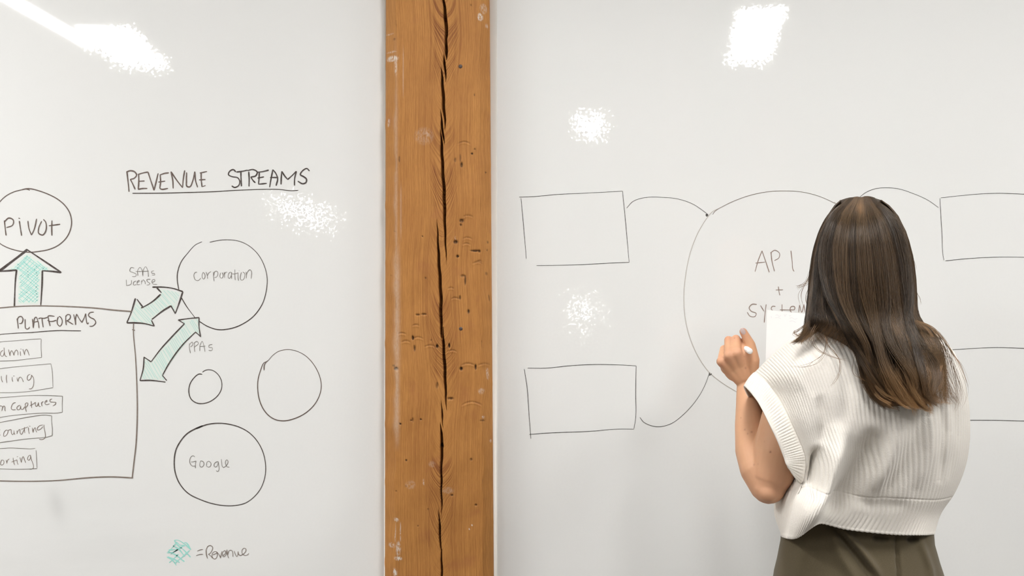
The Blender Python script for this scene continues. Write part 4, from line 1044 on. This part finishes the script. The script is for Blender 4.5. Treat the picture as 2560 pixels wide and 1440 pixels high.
def build_top():
    t = empty('knitted_top', (0, 0, 0)); t.parent = person; t.location = -Vector(person.location)
    Wb, rb, tb = panel(BACK, folds_back(), -1)
    Wf, rf, tf = panel(FRONT, [("2060,1180 2110,1230 2180,1260", 30, .006)], 1)
    V = np.concatenate([Wb.reshape(-1, 3), Wf.reshape(-1, 3)])
    F = np.concatenate([grid_faces(NR, NC), grid_faces(NR, NC, off=NR * NC)[:, ::-1]])
    me = mesh_from('knit_body', V, F)
    rib = np.concatenate([rb.ravel(), rf.ravel()]); crs = np.concatenate([tb.ravel(), tf.ravel()]) * 22
    set_attr(me, 'rib', rib); set_attr(me, 'course', crs)
    bm = bmesh.new(); bm.from_mesh(me)
    bmesh.ops.remove_doubles(bm, verts=[v for v in bm.verts if len(v.link_faces) < 4], dist=0.0006)
    bm.to_mesh(me); bm.free()
    o = obj('knit_body', me, M_KNIT, None, True); o.parent = t
    so = o.modifiers.new('thick', 'SOLIDIFY'); so.thickness = 0.0022; so.offset = 0
    # armhole band: a folded ribbed strip around the left opening
    def arc(pts, n): return cr1(np.array(pts, float), n)
    seam = [r[0] for r in BACK[:7]] + [r[0] for r in FRONT[:7]][::-1][1:-1]
    outer = [(1861,966,-.530),(1885,992,-.578),(1903,1020,-.606),(1924,1062,-.628),(1944,1104,-.638),(1959,1143,-.640),(1969,1168,-.641),(1996,1202,-.618),
             (1972,1160,-.49),(1950,1120,-.435),(1925,1080,-.420),(1893,1030,-.425),(1871,992,-.455)]
    n = 900
    def ring(p): 
        p = np.array(p, float); q = np.concatenate([p[-2:], p, p[:3]])
        m = len(p); a = cr1(q, (m + 4) * 90 + 1); i0 = 2 * 90
        a = a[i0:i0 + m * 90]
        return a[np.linspace(0, len(a) - 1, 1080).astype(int)]
    S, O = ring(seam), ring(outer)
    nb = 16
    tt = np.linspace(0, 1, nb)[:, None, None]
    G = S[None] * (1 - tt) + O[None] * tt
    W = Pn(G)
    cen = W.mean((0, 1))
    nn = normals(W)
    out = W - cen; sgn = np.sign((nn * out).sum(-1).mean()); nn *= sgn
    k = W.shape[1]
    th = np.linspace(0, 1, nb)[:, None]
    bulge = np.sin(np.pi * th) ** 0.5 * 0.0015
    ribb = np.cos(2 * np.pi * np.arange(k)[None, :] / k * 92)
    W = W + nn * (bulge + ribb * 0.0006 * np.sin(np.pi * np.clip(th * 1.1, 0, 1)))[..., None]
    me = mesh_from('armhole_band', W.reshape(-1, 3), grid_faces(nb, k, wrap=True))
    set_attr(me, 'rib', (0.5 - 0.5 * ribb * np.ones((nb, 1))).ravel()); set_attr(me, 'course', (np.linspace(0, 9, nb)[:, None] * np.ones((1, k))).ravel())
    b = obj('armhole_band', me, M_KNIT, None, True); b.parent = t
    so = b.modifiers.new('thick', 'SOLIDIFY'); so.thickness = 0.003; so.offset = 0
    b['label'] = 'ribbed band around the left armhole'
build_top()

# ------------------------------------------------ trousers and shoes
def build_trousers():
    hx = P(2142, 0, -.53).x
    n = 260
    zs = np.concatenate([np.linspace(1.075, 0.86, 120), np.linspace(0.858, 0.80, 12)])
    def half(z):
        return np.interp(z, [.80, .86, .90, .94, .965, 1.0, 1.02, 1.075], [.172, .173, .170, .163, .156, .148, .147, .140])
    rows = []
    for z in zs:
        rx = half(z); ryb = np.interp(z, [.80, .88, .95, 1.02, 1.075], [.118, .120, .108, .084, .076]); ryf = .085
        r = np.array([(p.x, p.y, p.z) for p in oval(hx + np.interp(z, [.9, 1.0], [.003, 0]), -.53, z, rx, ryb, ryf, n=n, e=2.15)])
        rows.append(r)
    G = np.array(rows)
    d = (G[..., 1] - CAM_Y) / FPX; U = 1280 + G[..., 0] / d; V = 720 - (G[..., 2] - CAM_Z) / d
    D = np.zeros_like(U)
    for ln, wd, am in (("2088,1318 2120,1360 2150,1400 2185,1450", 7, -.005), ("2100,1318 2150,1372 2200,1440", 9, .006), ("2075,1330 2100,1390 2140,1450", 14, .004),
                       ("2242,1330 2244,1400 2250,1480", 4, -.004), ("2005,1340 1990,1450", 18, .003), ("2190,1345 2215,1345", 10, -.006), ("2275,1350 2290,1348", 9, -.006),
                       ("2300,1350 2325,1420 2335,1480", 9, .004)):
        D += ridge(U, V, ln, wd, am)
    G[..., 1] += np.where(G[..., 1] < -.53, -D * 2.2, 0)
    B = Blob()
    V_, F_ = grid_faces, None
    me_parts_V = [G.reshape(-1, 3)]
    F = [grid_faces(len(G), n, wrap=True)]
    off = G.shape[0] * n
    for s in (-1, 1):
        rr = []
        for z, cx, rx, ry in ((.825, .089, .090, .100), (.70, .092, .088, .092), (.50, .094, .082, .084), (.30, .097, .078, .080), (.10, .100, .076, .082), (.045, .100, .077, .083)):
            rr.append(np.array([(p.x, p.y, p.z) for p in oval(hx + s * cx, -.53, z, rx, ry, ry, n=60, e=2.1)]))
        rr = cr1(np.array(rr), 50)
        q = rr.copy()
        q[..., 1] += 0.003 * np.sin(q[..., 2] * 18 + q[..., 0] * 40)
        me_parts_V.append(q.reshape(-1, 3)); F.append(grid_faces(50, 60, wrap=True, off=off)); off += 3000
    me = mesh_from('trousers', np.concatenate(me_parts_V), np.concatenate(F)[:, ::-1])
    m, nt, b = new_mat('olive_cloth')
    geo = N(nt, 'ShaderNodeNewGeometry')
    no = N(nt, 'ShaderNodeTexNoise', i_Scale=700.0, i_Detail=2.0); L(nt, geo.outputs['Position'], no.inputs['Vector'])
    mx = N(nt, 'ShaderNodeMix', data_type='RGBA')
    mx.inputs['A'].default_value = (0.078, 0.061, 0.034, 1); mx.inputs['B'].default_value = (0.115, 0.092, 0.055, 1)
    L(nt, no.outputs['Fac'], mx.inputs['Factor']); L(nt, mx.outputs['Result'], b.inputs['Base Color'])
    b.inputs['Roughness'].default_value = 0.85; b.inputs['Sheen Weight'].default_value = 0.15
    b.inputs['Specular IOR Level'].default_value = 0.2
    bp = N(nt, 'ShaderNodeBump'); bp.inputs['Strength'].default_value = 0.3; bp.inputs['Distance'].default_value = 0.0005
    L(nt, no.outputs['Fac'], bp.inputs['Height']); L(nt, bp.outputs[0], b.inputs['Normal'])
    o = obj('trousers', me, m, person, True)
    sm = plain('shoe_leather', (0.03, 0.025, 0.02, 1), 0.35)
    for s in (-1, 1):
        rr = []
        for y, rx, top in ((-.625, .010, .03), (-.615, .030, .060), (-.57, .038, .088), (-.50, .042, .085), (-.44, .048, .062), (-.39, .046, .045), (-.36, .030, .032), (-.35, .010, .022)):
            ring_ = []
            for j in range(24):
                q = 2 * math.pi * j / 24
                ring_.append(Vector((hx + s * .090 + rx * math.copysign(abs(math.cos(q)) ** .8, math.cos(q)), y, max(0.001, top / 2 + top / 2 * math.copysign(abs(math.sin(q)) ** .6, math.sin(q))))))
            rr.append(ring_)
        V__, F__ = loft(rr)
        obj('shoe', mesh_from('shoe', V__, F__), sm, person, True)
build_trousers()

# ------------------------------------------------ hair
OUTL = np.array([[490, 2142, 2164], [492, 2126, 2178], [495, 2112, 2192], [499, 2100, 2204], [506, 2090, 2216], [517, 2081, 2229], [540, 2066, 2248], [580, 2046, 2267], [640, 2031, 2280], [700, 2024, 2287], [760, 2016, 2292], [800, 2012, 2293],
                 [830, 2040, 2296], [860, 2095, 2305], [900, 2130, 2318], [950, 2165, 2330], [1000, 2195, 2332], [1045, 2225, 2335]], float)
def hair_y(u, v, off=0.0):
    l = np.interp(v, OUTL[:, 0], OUTL[:, 1]); r = np.interp(v, OUTL[:, 0], OUTL[:, 2])
    yb = np.interp(v, [490, 510, 545, 600, 680, 790, 860, 940, 1050], [-.545, -.580, -.625, -.652, -.664, -.672, -.694, -.708, -.706])
    yf = np.interp(v, [490, 510, 545, 600, 680, 790, 860, 940, 1050], [-.540, -.545, -.545, -.540, -.535, -.545, -.600, -.668, -.682])
    t = np.clip((u - (l + r) / 2) / ((r - l) / 2 + 1e-6), -1, 1)
    return yf + (yb - off - yf) * np.sqrt(np.clip(1 - t * t, 0, 1)) - (0 if off == 0 else off * 0.0)

def hair_mat():
    m, nt, b = new_mat('brown_hair')
    tone = N(nt, 'ShaderNodeAttribute', attribute_name='tone').outputs['Fac']
    tip = N(nt, 'ShaderNodeAttribute', attribute_name='tip').outputs['Fac']
    cr = N(nt, 'ShaderNodeValToRGB')
    e = cr.color_ramp.elements
    e[0].color = (0.020, 0.0125, 0.007, 1); e[1].color = (0.145, 0.087, 0.044, 1)
    L(nt, tone, cr.inputs[0])
    mx = N(nt, 'ShaderNodeMix', data_type='RGBA'); L(nt, tip, mx.inputs['Factor']); L(nt, cr.outputs[0], mx.inputs['A'])
    mx.inputs['B'].default_value = (0.50, 0.275, 0.120, 1)
    L(nt, mx.outputs['Result'], b.inputs['Base Color'])
    b.inputs['Roughness'].default_value = 0.42
    b.inputs['Specular IOR Level'].default_value = 0.36
    return m
M_HAIR = hair_mat()

def strands_mesh(name, curves, radii, tones, tips, sides=3):
    """curves: (n, k, 3); one closed thin tube per strand"""
    C_ = np.asarray(curves); n, k, _ = C_.shape
    T = np.gradient(C_, axis=1); T /= np.linalg.norm(T, axis=-1, keepdims=True) + 1e-12
    ref = np.array([0.0, 1.0, 0.0]); A = np.cross(T, ref); A /= np.linalg.norm(A, axis=-1, keepdims=True) + 1e-9
    Bv = np.cross(T, A)
    r = np.asarray(radii)[:, None] * np.interp(np.linspace(0, 1, k), [0, .05, .75, 1], [.6, 1, .9, .15])[None, :]
    rings = []
    for j in range(sides):
        q = 2 * math.pi * j / sides
        rings.append(C_ + (A * math.cos(q) + Bv * math.sin(q)) * r[..., None])
    V = np.stack(rings, 2).reshape(-1, 3)
    base = (np.arange(n) * k * sides)[:, None, None]; i = (np.arange(k - 1) * sides)[None, :, None]; j = np.arange(sides)[None, None, :]
    a = base + i + j; b = base + i + (j + 1) % sides
    F = np.stack([a, b, b + sides, a + sides], -1).reshape(-1, 4)
    me = mesh_from(name, V, F)
    set_attr(me, 'tone', np.repeat(np.asarray(tones).reshape(n, k), sides, axis=1).ravel() if np.ndim(tones) == 2 else np.repeat(tones, k * sides))
    set_attr(me, 'tip', np.repeat(np.asarray(tips).reshape(n, k), sides, axis=1).ravel())
    return me

def build_hair():
    rs = np.random.RandomState(21)
    # inner volume
    vs = np.concatenate([[492.5, 493.5, 495.5, 499, 503, 508, 516, 526, 540, 555, 565], np.linspace(575, 1015, 34)])
    rings = []
    for v in vs:
        l = np.interp(v, OUTL[:, 0], OUTL[:, 1]) + 5; r = np.interp(v, OUTL[:, 0], OUTL[:, 2]) - 5
        if v < 493: l += 8; r -= 8
        if v > 850: l += (v - 850) * 0.10; r -= (v - 850) * 0.06
        ring_ = []
        for q in np.linspace(0, 2 * np.pi, 64, endpoint=False):
            u = (l + r) / 2 + (r - l) / 2 * math.cos(q)
            if math.sin(q) >= 0:      # back
                y = float(hair_y(u, v)) + 0.006
                y0 = float(np.interp(v, [490, 510, 545, 600, 680, 790, 860, 940, 1050], [-.540, -.545, -.545, -.540, -.535, -.545, -.600, -.668, -.682]))
                y = min(y, y0 + 0.004)
            else:
                yfr = float(np.interp(v, [490, 520, 560, 640, 720, 800, 850, 900, 1050], [-.535, -.492, -.468, -.470, -.495, -.530, -.585, -.645, -.678]))
                y0 = float(np.interp(v, [490, 510, 545, 600, 680, 790, 860, 940, 1050], [-.540, -.545, -.545, -.540, -.535, -.545, -.600, -.668, -.682]))
                y = y0 + (yfr - y0) * abs(math.sin(q)) ** .8
            ring_.append(P(u, v, y))
        rings.append(ring_)
    V, F = loft(rings)
    me = mesh_from('hair', V, F)
    set_attr(me, 'tone', np.full(len(V), .12)); set_attr(me, 'tip', np.zeros(len(V)))
    hair = obj('hair', me, M_HAIR, person, True)
    hair['label'] = 'long wavy brown hair with lighter ends'
    K = 26
    def guide(s):
        a = np.array([[float(q) for q in p.split(',')] for p in s.split()])
        return cr1(a, K)
    GB = [guide(g) for g in (
        "2118,503 2085,532 2058,590 2050,660 2062,730 2092,790 2125,850 2160,920 2190,990 2208,1010",
        "2128,500 2100,540 2082,610 2080,690 2096,760 2125,830 2155,890 2180,960 2198,1012",
        "2138,499 2118,545 2106,620 2110,700 2124,770 2148,840 2172,910 2196,980 2232,1022",
        "2146,500 2132,560 2128,640 2134,720 2148,790 2170,860 2192,930 2218,1000 2240,1022",
        "2152,502 2150,570 2152,650 2158,730 2170,800 2192,870 2212,940 2238,1000 2266,1028",
        "2158,500 2168,570 2178,650 2185,730 2198,800 2220,870 2240,940 2258,1005 2284,1036",
        "2168,498 2192,570 2206,650 2215,730 2225,800 2246,870 2266,940 2284,1000 2300,1030",
        "2178,498 2212,560 2232,640 2242,720 2252,800 2272,870 2286,940 2298,1000 2326,1032",
        "2188,499 2232,560 2256,640 2265,720 2272,800 2294,860 2308,930 2306,990 2330,1030",
        "2198,501 2248,560 2272,640 2281,720 2286,800 2312,860 2332,930 2322,990 2334,1012")]
    GA = [guide(g) for g in (
        "2108,505 2070,540 2042,600 2028,670 2022,740 2016,800 2004,840 1990,862",
        "2114,503 2080,550 2054,620 2042,700 2036,770 2030,815 2010,842 1986,862",
        "2120,502 2095,560 2072,640 2060,720 2060,775 2062,808 2034,832 2000,856",
        "2126,501 2104,560 2088,640 2086,720 2104,780 2122,830 2130,860 2138,890")]
    GC = [guide(g) for g in (
        "2200,503 2250,560 2276,640 2286,720 2290,790 2325,845 2345,900 2348,950 2326,985 2350,1010",
        "2202,504 2254,562 2279,640 2289,720 2292,792 2335,838 2362,890 2376,950 2382,990 2372,1020",
        "2205,506 2258,566 2282,645 2291,722 2293,795 2345,830 2385,885 2410,950 2418,1000 2421,1040")]
    curves, rad, tones, tips = [], [], [], []
    def family(G, n, nclump, spread, depth, curl, tone0, endv=(0.93, 1.0), tipk=1.0, r0=.00034, dens=None, yoff=0.0, ts=880):
        G = np.array(G); m = len(G)
        cl_s = np.sort(rs.rand(nclump)) if dens is None else np.interp(rs.rand(nclump), dens[0], dens[1])
        cl_ph = rs.rand(nclump) * 6.28; cl_amp = (0.5 + rs.rand(nclump)); cl_d = rs.rand(nclump); cl_t = rs.rand(nclump); cl_f = 0.8 + 0.5 * rs.rand(nclump)
        t = np.linspace(0, 1, K)
        for i in range(n):
            c = rs.randint(nclump)
            # free distribution at the crown, gathered into locks further down
            s_free = rs.rand(); s_cl = cl_s[c] + rs.randn() * spread / m * (1 - .55 * t ** 2)
            s_free = cl_s[c] + (s_free - 0.5) * 1.6 / m
            g = np.clip((t - 0.25) / 0.5, 0, 1); g = g * g * (3 - 2 * g)
            s_ = np.clip(s_free * (1 - g) + s_cl * g, 0, 1) * (m - 1)
            i0 = np.minimum(s_.astype(int), m - 2); f = (s_ - i0)[:, None]
            p = G[i0, np.arange(K)] * (1 - f) + G[i0 + 1, np.arange(K)] * f
            e = endv[0] + (endv[1] - endv[0]) * rs.rand()
            if rs.rand() < .12: e *= .88
            p = cr1(p, 60)[(np.linspace(0, 59 * e, K)).astype(int)]
            u, v = p[:, 0].copy(), p[:, 1].copy()
            k_ = np.clip((522 - v) / 22, 0, 1); v -= 7.5 * k_; u = 2153 + (u - 2153) * (1 - .32 * k_)
            low = np.clip((v - 700) / 290, 0, 1.1) ** 1.2
            ph = cl_ph[c] + (v / 46.0) * cl_f[c]
            u += curl * cl_amp[c] * low * np.sin(ph) + rs.randn() * (0.5 + 2.0 * low)
            u += np.sin(v / 30 + rs.rand() * 6) * 0.7 + np.interp(v, [490, 540, 800], [0, 1, 1]) * rs.randn() * 1.2
            v += low * 5 * np.cos(ph)
            fl_ = np.clip((t - .82) / .18, 0, 1) ** 2
            u += fl_ * 13 * np.sin(cl_ph[c] * 3 + 1.0 + rs.randn() * .3); v -= fl_ * 9 * cl_t[c] * (v > 900)
            l = np.interp(v, OUTL[:, 0], OUTL[:, 1]); r = np.interp(v, OUTL[:, 0], OUTL[:, 2])
            dd = depth * (cl_d[c] * 0.75 + rs.rand() * 0.25) * np.clip((v - 495) / 60, 0.15, 1)
            y = hair_y(np.clip(u, l + 3, r - 3), v) - dd - 0.006 * low * np.sin(ph + 1.2) - 0.002 - yoff
            # strands beyond the mass rest on the knit
            over = np.clip(np.maximum(u - r, l - u) / 30, 0, 1)
            ysw = np.interp(u, [1900, 1980, 2060, 2150, 2260, 2365, 2415], [-.57, -.625, -.672, -.69, -.688, -.652, -.575]) - 0.005
            wv = np.clip((v - 790) / 100, 0, 1); wv = wv * wv * (3 - 2 * wv)
            y = y * (1 - wv) + np.minimum(y * (1 - over) + ysw * over, ysw) * wv
            curves.append(Pn(np.stack([u, v, y], -1)))
            rad.append(r0 * (0.8 + 0.5 * rs.rand()))
            tn = np.clip(tone0 - .03 + 0.75 * (cl_t[c] - .5) + 0.13 * rs.randn(), 0, 1)
            tones.append(np.full(K, tn))
            tp = np.clip((v - ts) / (1050 - ts if ts > 850 else 90), 0, 1) ** 1.3 * (0.30 + 0.80 * cl_t[c]) * tipk
            tp = np.maximum(tp, 0.26 * np.exp(-((u - 2150) / 9) ** 2 - ((v - 518) / 17) ** 2))  # pale scalp parting and its gleam, coloured into the crown strands
            tips.append(tp)
    family(GA[:3], 1000, 18, .42, .006, 6, .25, tipk=1.1, ts=800, endv=(.84, 1.0))
    family(GA, 700, 16, .42, .008, 6, .28, tipk=1.1, ts=800, endv=(.84, 1.0))
    family(GB, 5200, 34, .28, .026, 20, .42, endv=(.86, 1.0))
    family(GB[:4], 1300, 10, .36, .020, 9, .55)
    family(GB[6:], 1100, 10, .34, .014, 13, .50)
    family(GC, 46, 9, .30, .004, 8, .75, tipk=.9, r0=.00032)
    family([GB[8], GB[9], GC[0]], 900, 12, .4, .012, 9, .5, tipk=.9)
    family(GC[:2], 320, 9, .35, .006, 13, .6, tipk=.8)
    # strands over the sides and front of the head
    for sd, n in ((-1, 750), (1, 750)):
        for i in range(n):
            q = math.radians(16 - 84 * rs.rand()); q2 = q - math.radians(rs.rand() * 10)
            ve = 800 + 60 * rs.rand()
            v = np.linspace(500, ve, K)
            l = np.interp(v, OUTL[:, 0], OUTL[:, 1]) + 4; r = np.interp(v, OUTL[:, 0], OUTL[:, 2]) - 4
            qq = q + (q2 - q) * np.linspace(0, 1, K)
            u = (l + r) / 2 + sd * (r - l) / 2 * np.cos(qq)
            yfr = np.interp(v, [490, 520, 560, 640, 720, 800, 850, 900], [-.535, -.492, -.468, -.470, -.495, -.530, -.585, -.645])
            y0 = np.interp(v, [490, 510, 545, 600, 680, 790, 860, 940], [-.540, -.545, -.545, -.540, -.535, -.545, -.600, -.668])
            y = np.where(qq > 0, y0 - .10 * np.sin(qq), y0 + (yfr - y0) * np.abs(np.sin(qq)) ** .8 + 0.001 + 0.003 * rs.rand())
            u = u + sd * 1.5 * rs.rand() + np.sin(v / 28 + rs.rand() * 6) * .8
            curves.append(Pn(np.stack([u, v, y], -1))); rad.append(.0004); tones.append(np.full(K, np.clip(.35 + .2 * rs.randn(), 0, 1)))
            tips.append(np.clip((v - 780) / 90, 0, 1) ** 1.5 * .6)
    # loose wisps
    Z1 = lambda s: [(1960 + float(a.split(',')[0]) / 5.144, 780 + float(a.split(',')[1]) / 5.144) for a in s.split()]
    Z2 = lambda s: [(1960 + float(a.split(',')[0]) / 4.236, 480 + float(a.split(',')[1]) / 4.236) for a in s.split()]
    W = [(Z1("330,120 200,225 128,258 160,295 260,330"), 5, .3), (Z1("300,150 180,230 130,262 180,300 300,345"), 4, .3), (Z1("420,140 350,290 380,400 450,480 560,540 700,590 830,610"), 4, .4),
         (Z1("560,110 548,300 545,420 500,550 400,650 250,710 60,715"), 4, .4), (Z1("520,110 510,260 560,430 650,520 715,640 710,780 660,900 600,960"), 4, .4),
         (Z1("740,190 800,320 900,430 1000,490"), 7, .7), (Z1("700,150 780,290 930,450 960,480"), 5, .7), (Z1("935,480 900,650 910,780 1000,870 1110,920"), 2, .4),
         (Z1("630,120 640,200 560,300 540,400"), 3, .5), (Z1("480,120 350,250 340,330 300,470"), 3, .4),
         (Z1("1690,110 1900,190 2050,350 2170,520 2280,720 2370,950"), 8, .8), (Z1("1690,120 1850,230 1950,400 2030,600 2010,750 1900,870 1820,950 1840,1040 1950,1130 2170,1185"), 9, 1),
         (Z1("1700,300 1790,600 1790,800 1850,1000 1980,1100 2000,1180"), 6, .8), (Z1("1850,500 1920,700 1850,850 1780,960 1830,1040 1930,1110"), 6, .8), (Z1("1700,110 1850,170 1990,330 2090,560 2150,700"), 6, .8),
         (Z1("1720,500 1760,700 1900,800 1960,950"), 5, .8), (Z2("280,850 240,960 170,1000 135,1012"), 8, .5), (Z2("275,880 200,990 160,1090 200,1210"), 3, .4), (Z2("262,1000 215,1130 240,1270"), 3, .4),
         (Z2("1340,660 1375,770 1388,830"), 4, .4), (Z2("1395,1050 1430,1130 1450,1200"), 2, .3), (Z1("1640,1000 1750,1120 1880,1180 1890,1320"), 14, 1), (Z1("1500,1120 1640,1180 1700,1330"), 10, 1),
         (Z1("1180,960 1300,1060 1400,1110 1470,1110"), 14, 1), (Z1("1440,1130 1460,1220 1490,1290"), 6, .3), (Z1("1650,1180 1760,1230 1900,1300"), 12, 1), (Z1("1170,1050 1240,1120 1380,1180"), 10, 1)]
    for pts, n, tp in W:
        a = np.array(pts)
        for i in range(n):
            b = a + rs.randn(1, 2) * 2.2 + rs.randn(*a.shape) * np.linspace(.4, 2.2, len(a))[:, None]
            c = cr1(b, K); u, v = c[:, 0], c[:, 1]
            y = np.where(v > 800, np.interp(u, [1860, 1900, 1980, 2060, 2150, 2260, 2365, 2424], [-.56, -.60, -.655, -.685, -.70, -.70, -.665, -.585]) - .004 - (0.028 if tp == 1 and v[0] > 960 else 0),
                         hair_y(u, v) - .001)
            if v.max() < 800: y = hair_y(u, v) + .001
            top = np.interp(v, [800, 880, 960], [.055, .02, 0]) if v.max() >= 800 else 0
            curves.append(Pn(np.stack([u, v, y + top], -1))); rad.append(.00026 + .0001 * rs.rand()); tones.append(np.full(K, .7 + .2 * rs.rand()))
            tips.append(np.linspace(.2, 1, K) * tp * (0.6 + .4 * rs.rand()))
    me = strands_mesh('hair_strands', np.array(curves), rad, np.array(tones), np.array(tips))
    st = obj('hair_strands', me, M_HAIR, None, True); st.parent = hair
    st['kind'] = 'stuff'
build_hair()

# ------------------------------------------------ marker in the fist, sheet in the other hand
def rod(a, b, r0, r1, n=28, dome=True):
    B = Blob(); a, b = Vector(a), Vector(b)
    ax = (b - a).normalized(); x = ax.cross(Vector((0, 0, 1))).normalized(); y = x.cross(ax)
    L_ = (b - a).length; rings = []
    prof = [(0, .35 * r0), (.0006, .7 * r0), (.002, .93 * r0), (.0045, r0)] + [(L_ * k, r0 + (r1 - r0) * k) for k in (.3, .6, .9)] + [(L_ - .001, r1), (L_, .8 * r1)]
    for s, r in prof:
        rings.append([a + ax * s + (x * math.cos(2 * math.pi * j / n) + y * math.sin(2 * math.pi * j / n)) * r for j in range(n)])
    return loft(rings)
mk = tag(empty('marker', P(1874, 877, -.448)), 'white dry-erase marker held in the raised fist, blunt end showing', 'marker')
mw = plain('marker_white', (0.86, 0.87, 0.88, 1), 0.3)
E0 = P(1876, 879, -.452); E1 = P(1818, 842, -.300)
V_, F_ = rod(E0, E0.lerp(E1, .78), .0062, .0062); obj('barrel', mesh_from('barrel', V_, F_), mw, mk, True)
V_, F_ = rod(E0.lerp(E1, .95), E0.lerp(E1, .775), .0040, .0058); obj('collar', mesh_from('collar', V_, F_), plain('marker_collar', (0.1, 0.09, 0.09, 1), 0.4), mk, True)
V_, F_ = rod(E0.lerp(E1, 1.0), E0.lerp(E1, .94), .0018, .0028); obj('nib', mesh_from('nib', V_, F_), I_DARK, mk, True)

def paper_mat():
    m = plain('paper_white', (0.93, 0.93, 0.93, 1), 0.6, var=.01)
    nt = m.node_tree; b = nt.nodes['Principled BSDF']; out = [n for n in nt.nodes if n.type == 'OUTPUT_MATERIAL'][0]
    tr = N(nt, 'ShaderNodeBsdfTranslucent'); tr.inputs['Color'].default_value = (.95, .95, .95, 1)
    ms = N(nt, 'ShaderNodeMixShader'); ms.inputs[0].default_value = 0.40
    L(nt, b.outputs[0], ms.inputs[1]); L(nt, tr.outputs[0], ms.inputs[2]); L(nt, ms.outputs[0], out.inputs['Surface'])
    return m
sh = tag(empty('paper_sheet', P(1990, 880, -.330)), 'white sheet of notes held up in front of her, left of her hair', 'paper')
gx = np.linspace(0, 1, 24)[None, :, None]; gy = np.linspace(0, 1, 30)[:, None, None]
c00, c10, c01, c11 = [np.array(P(*q)) for q in ((1917.5, 774.5, -.285), (2088, 792, -.283), (1911, 1010, -.352), (2080, 1022, -.350))]
G = c00 * (1 - gx) * (1 - gy) + c10 * gx * (1 - gy) + c01 * (1 - gx) * gy + c11 * gx * gy
G[..., 1] += 0.006 * np.sin(gx[..., 0] * math.pi) * (1 - 0.5 * gy[..., 0])
V_ = G.reshape(-1, 3); f1 = grid_faces(30, 24)
obj('page', mesh_from('page', V_, f1), paper_mat(), sh, True)
def on_page(strokes, wd):
    V, F = [], []
    for st in strokes.split(';'):
        p = [tuple(map(float, a.split(','))) for a in st.split()]
        c = smooth_pts(p, 1.5) if len(p) > 2 else np.array(p)
        d = np.gradient(c, axis=0); d /= np.hypot(d[:, 0], d[:, 1])[:, None] + 1e-9
        n = np.stack([-d[:, 1], d[:, 0]], 1) * wd / 2; b0 = len(V)
        for i in range(len(c)):
            for q in (c[i] + n[i], c[i] - n[i]):
                a = (q[0] - 1914) / 170; b = (q[1] - 778) / 235
                a_ = min(max(a, 0), 1); b_ = min(max(b, 0), 1)
                w_ = c00 * (1 - a_) * (1 - b_) + c10 * a_ * (1 - b_) + c01 * (1 - a_) * b_ + c11 * a_ * b_
                V.append((w_[0], w_[1] + 0.006 * math.sin(a_ * math.pi) * (1 - 0.5 * b_) - .0006, w_[2]))
        for i in range(len(c) - 1): F.append((b0 + 2 * i, b0 + 2 * i + 1, b0 + 2 * i + 3, b0 + 2 * i + 2))
    return mesh_from('handwriting', V, F)
obj('handwriting', on_page("1925,793 1926,798;1936,790 1941,788 1945,792 1950,789;1958,785 1960,790 1964,784;1935,797 1942,795 1950,797;1972,794 1978,792 1985,795 1992,792;1972,802 1980,800 1988,803;1970,788 1976,787", 1.1), ink('ink_pencil', lin(232, 232, 236)), sh)
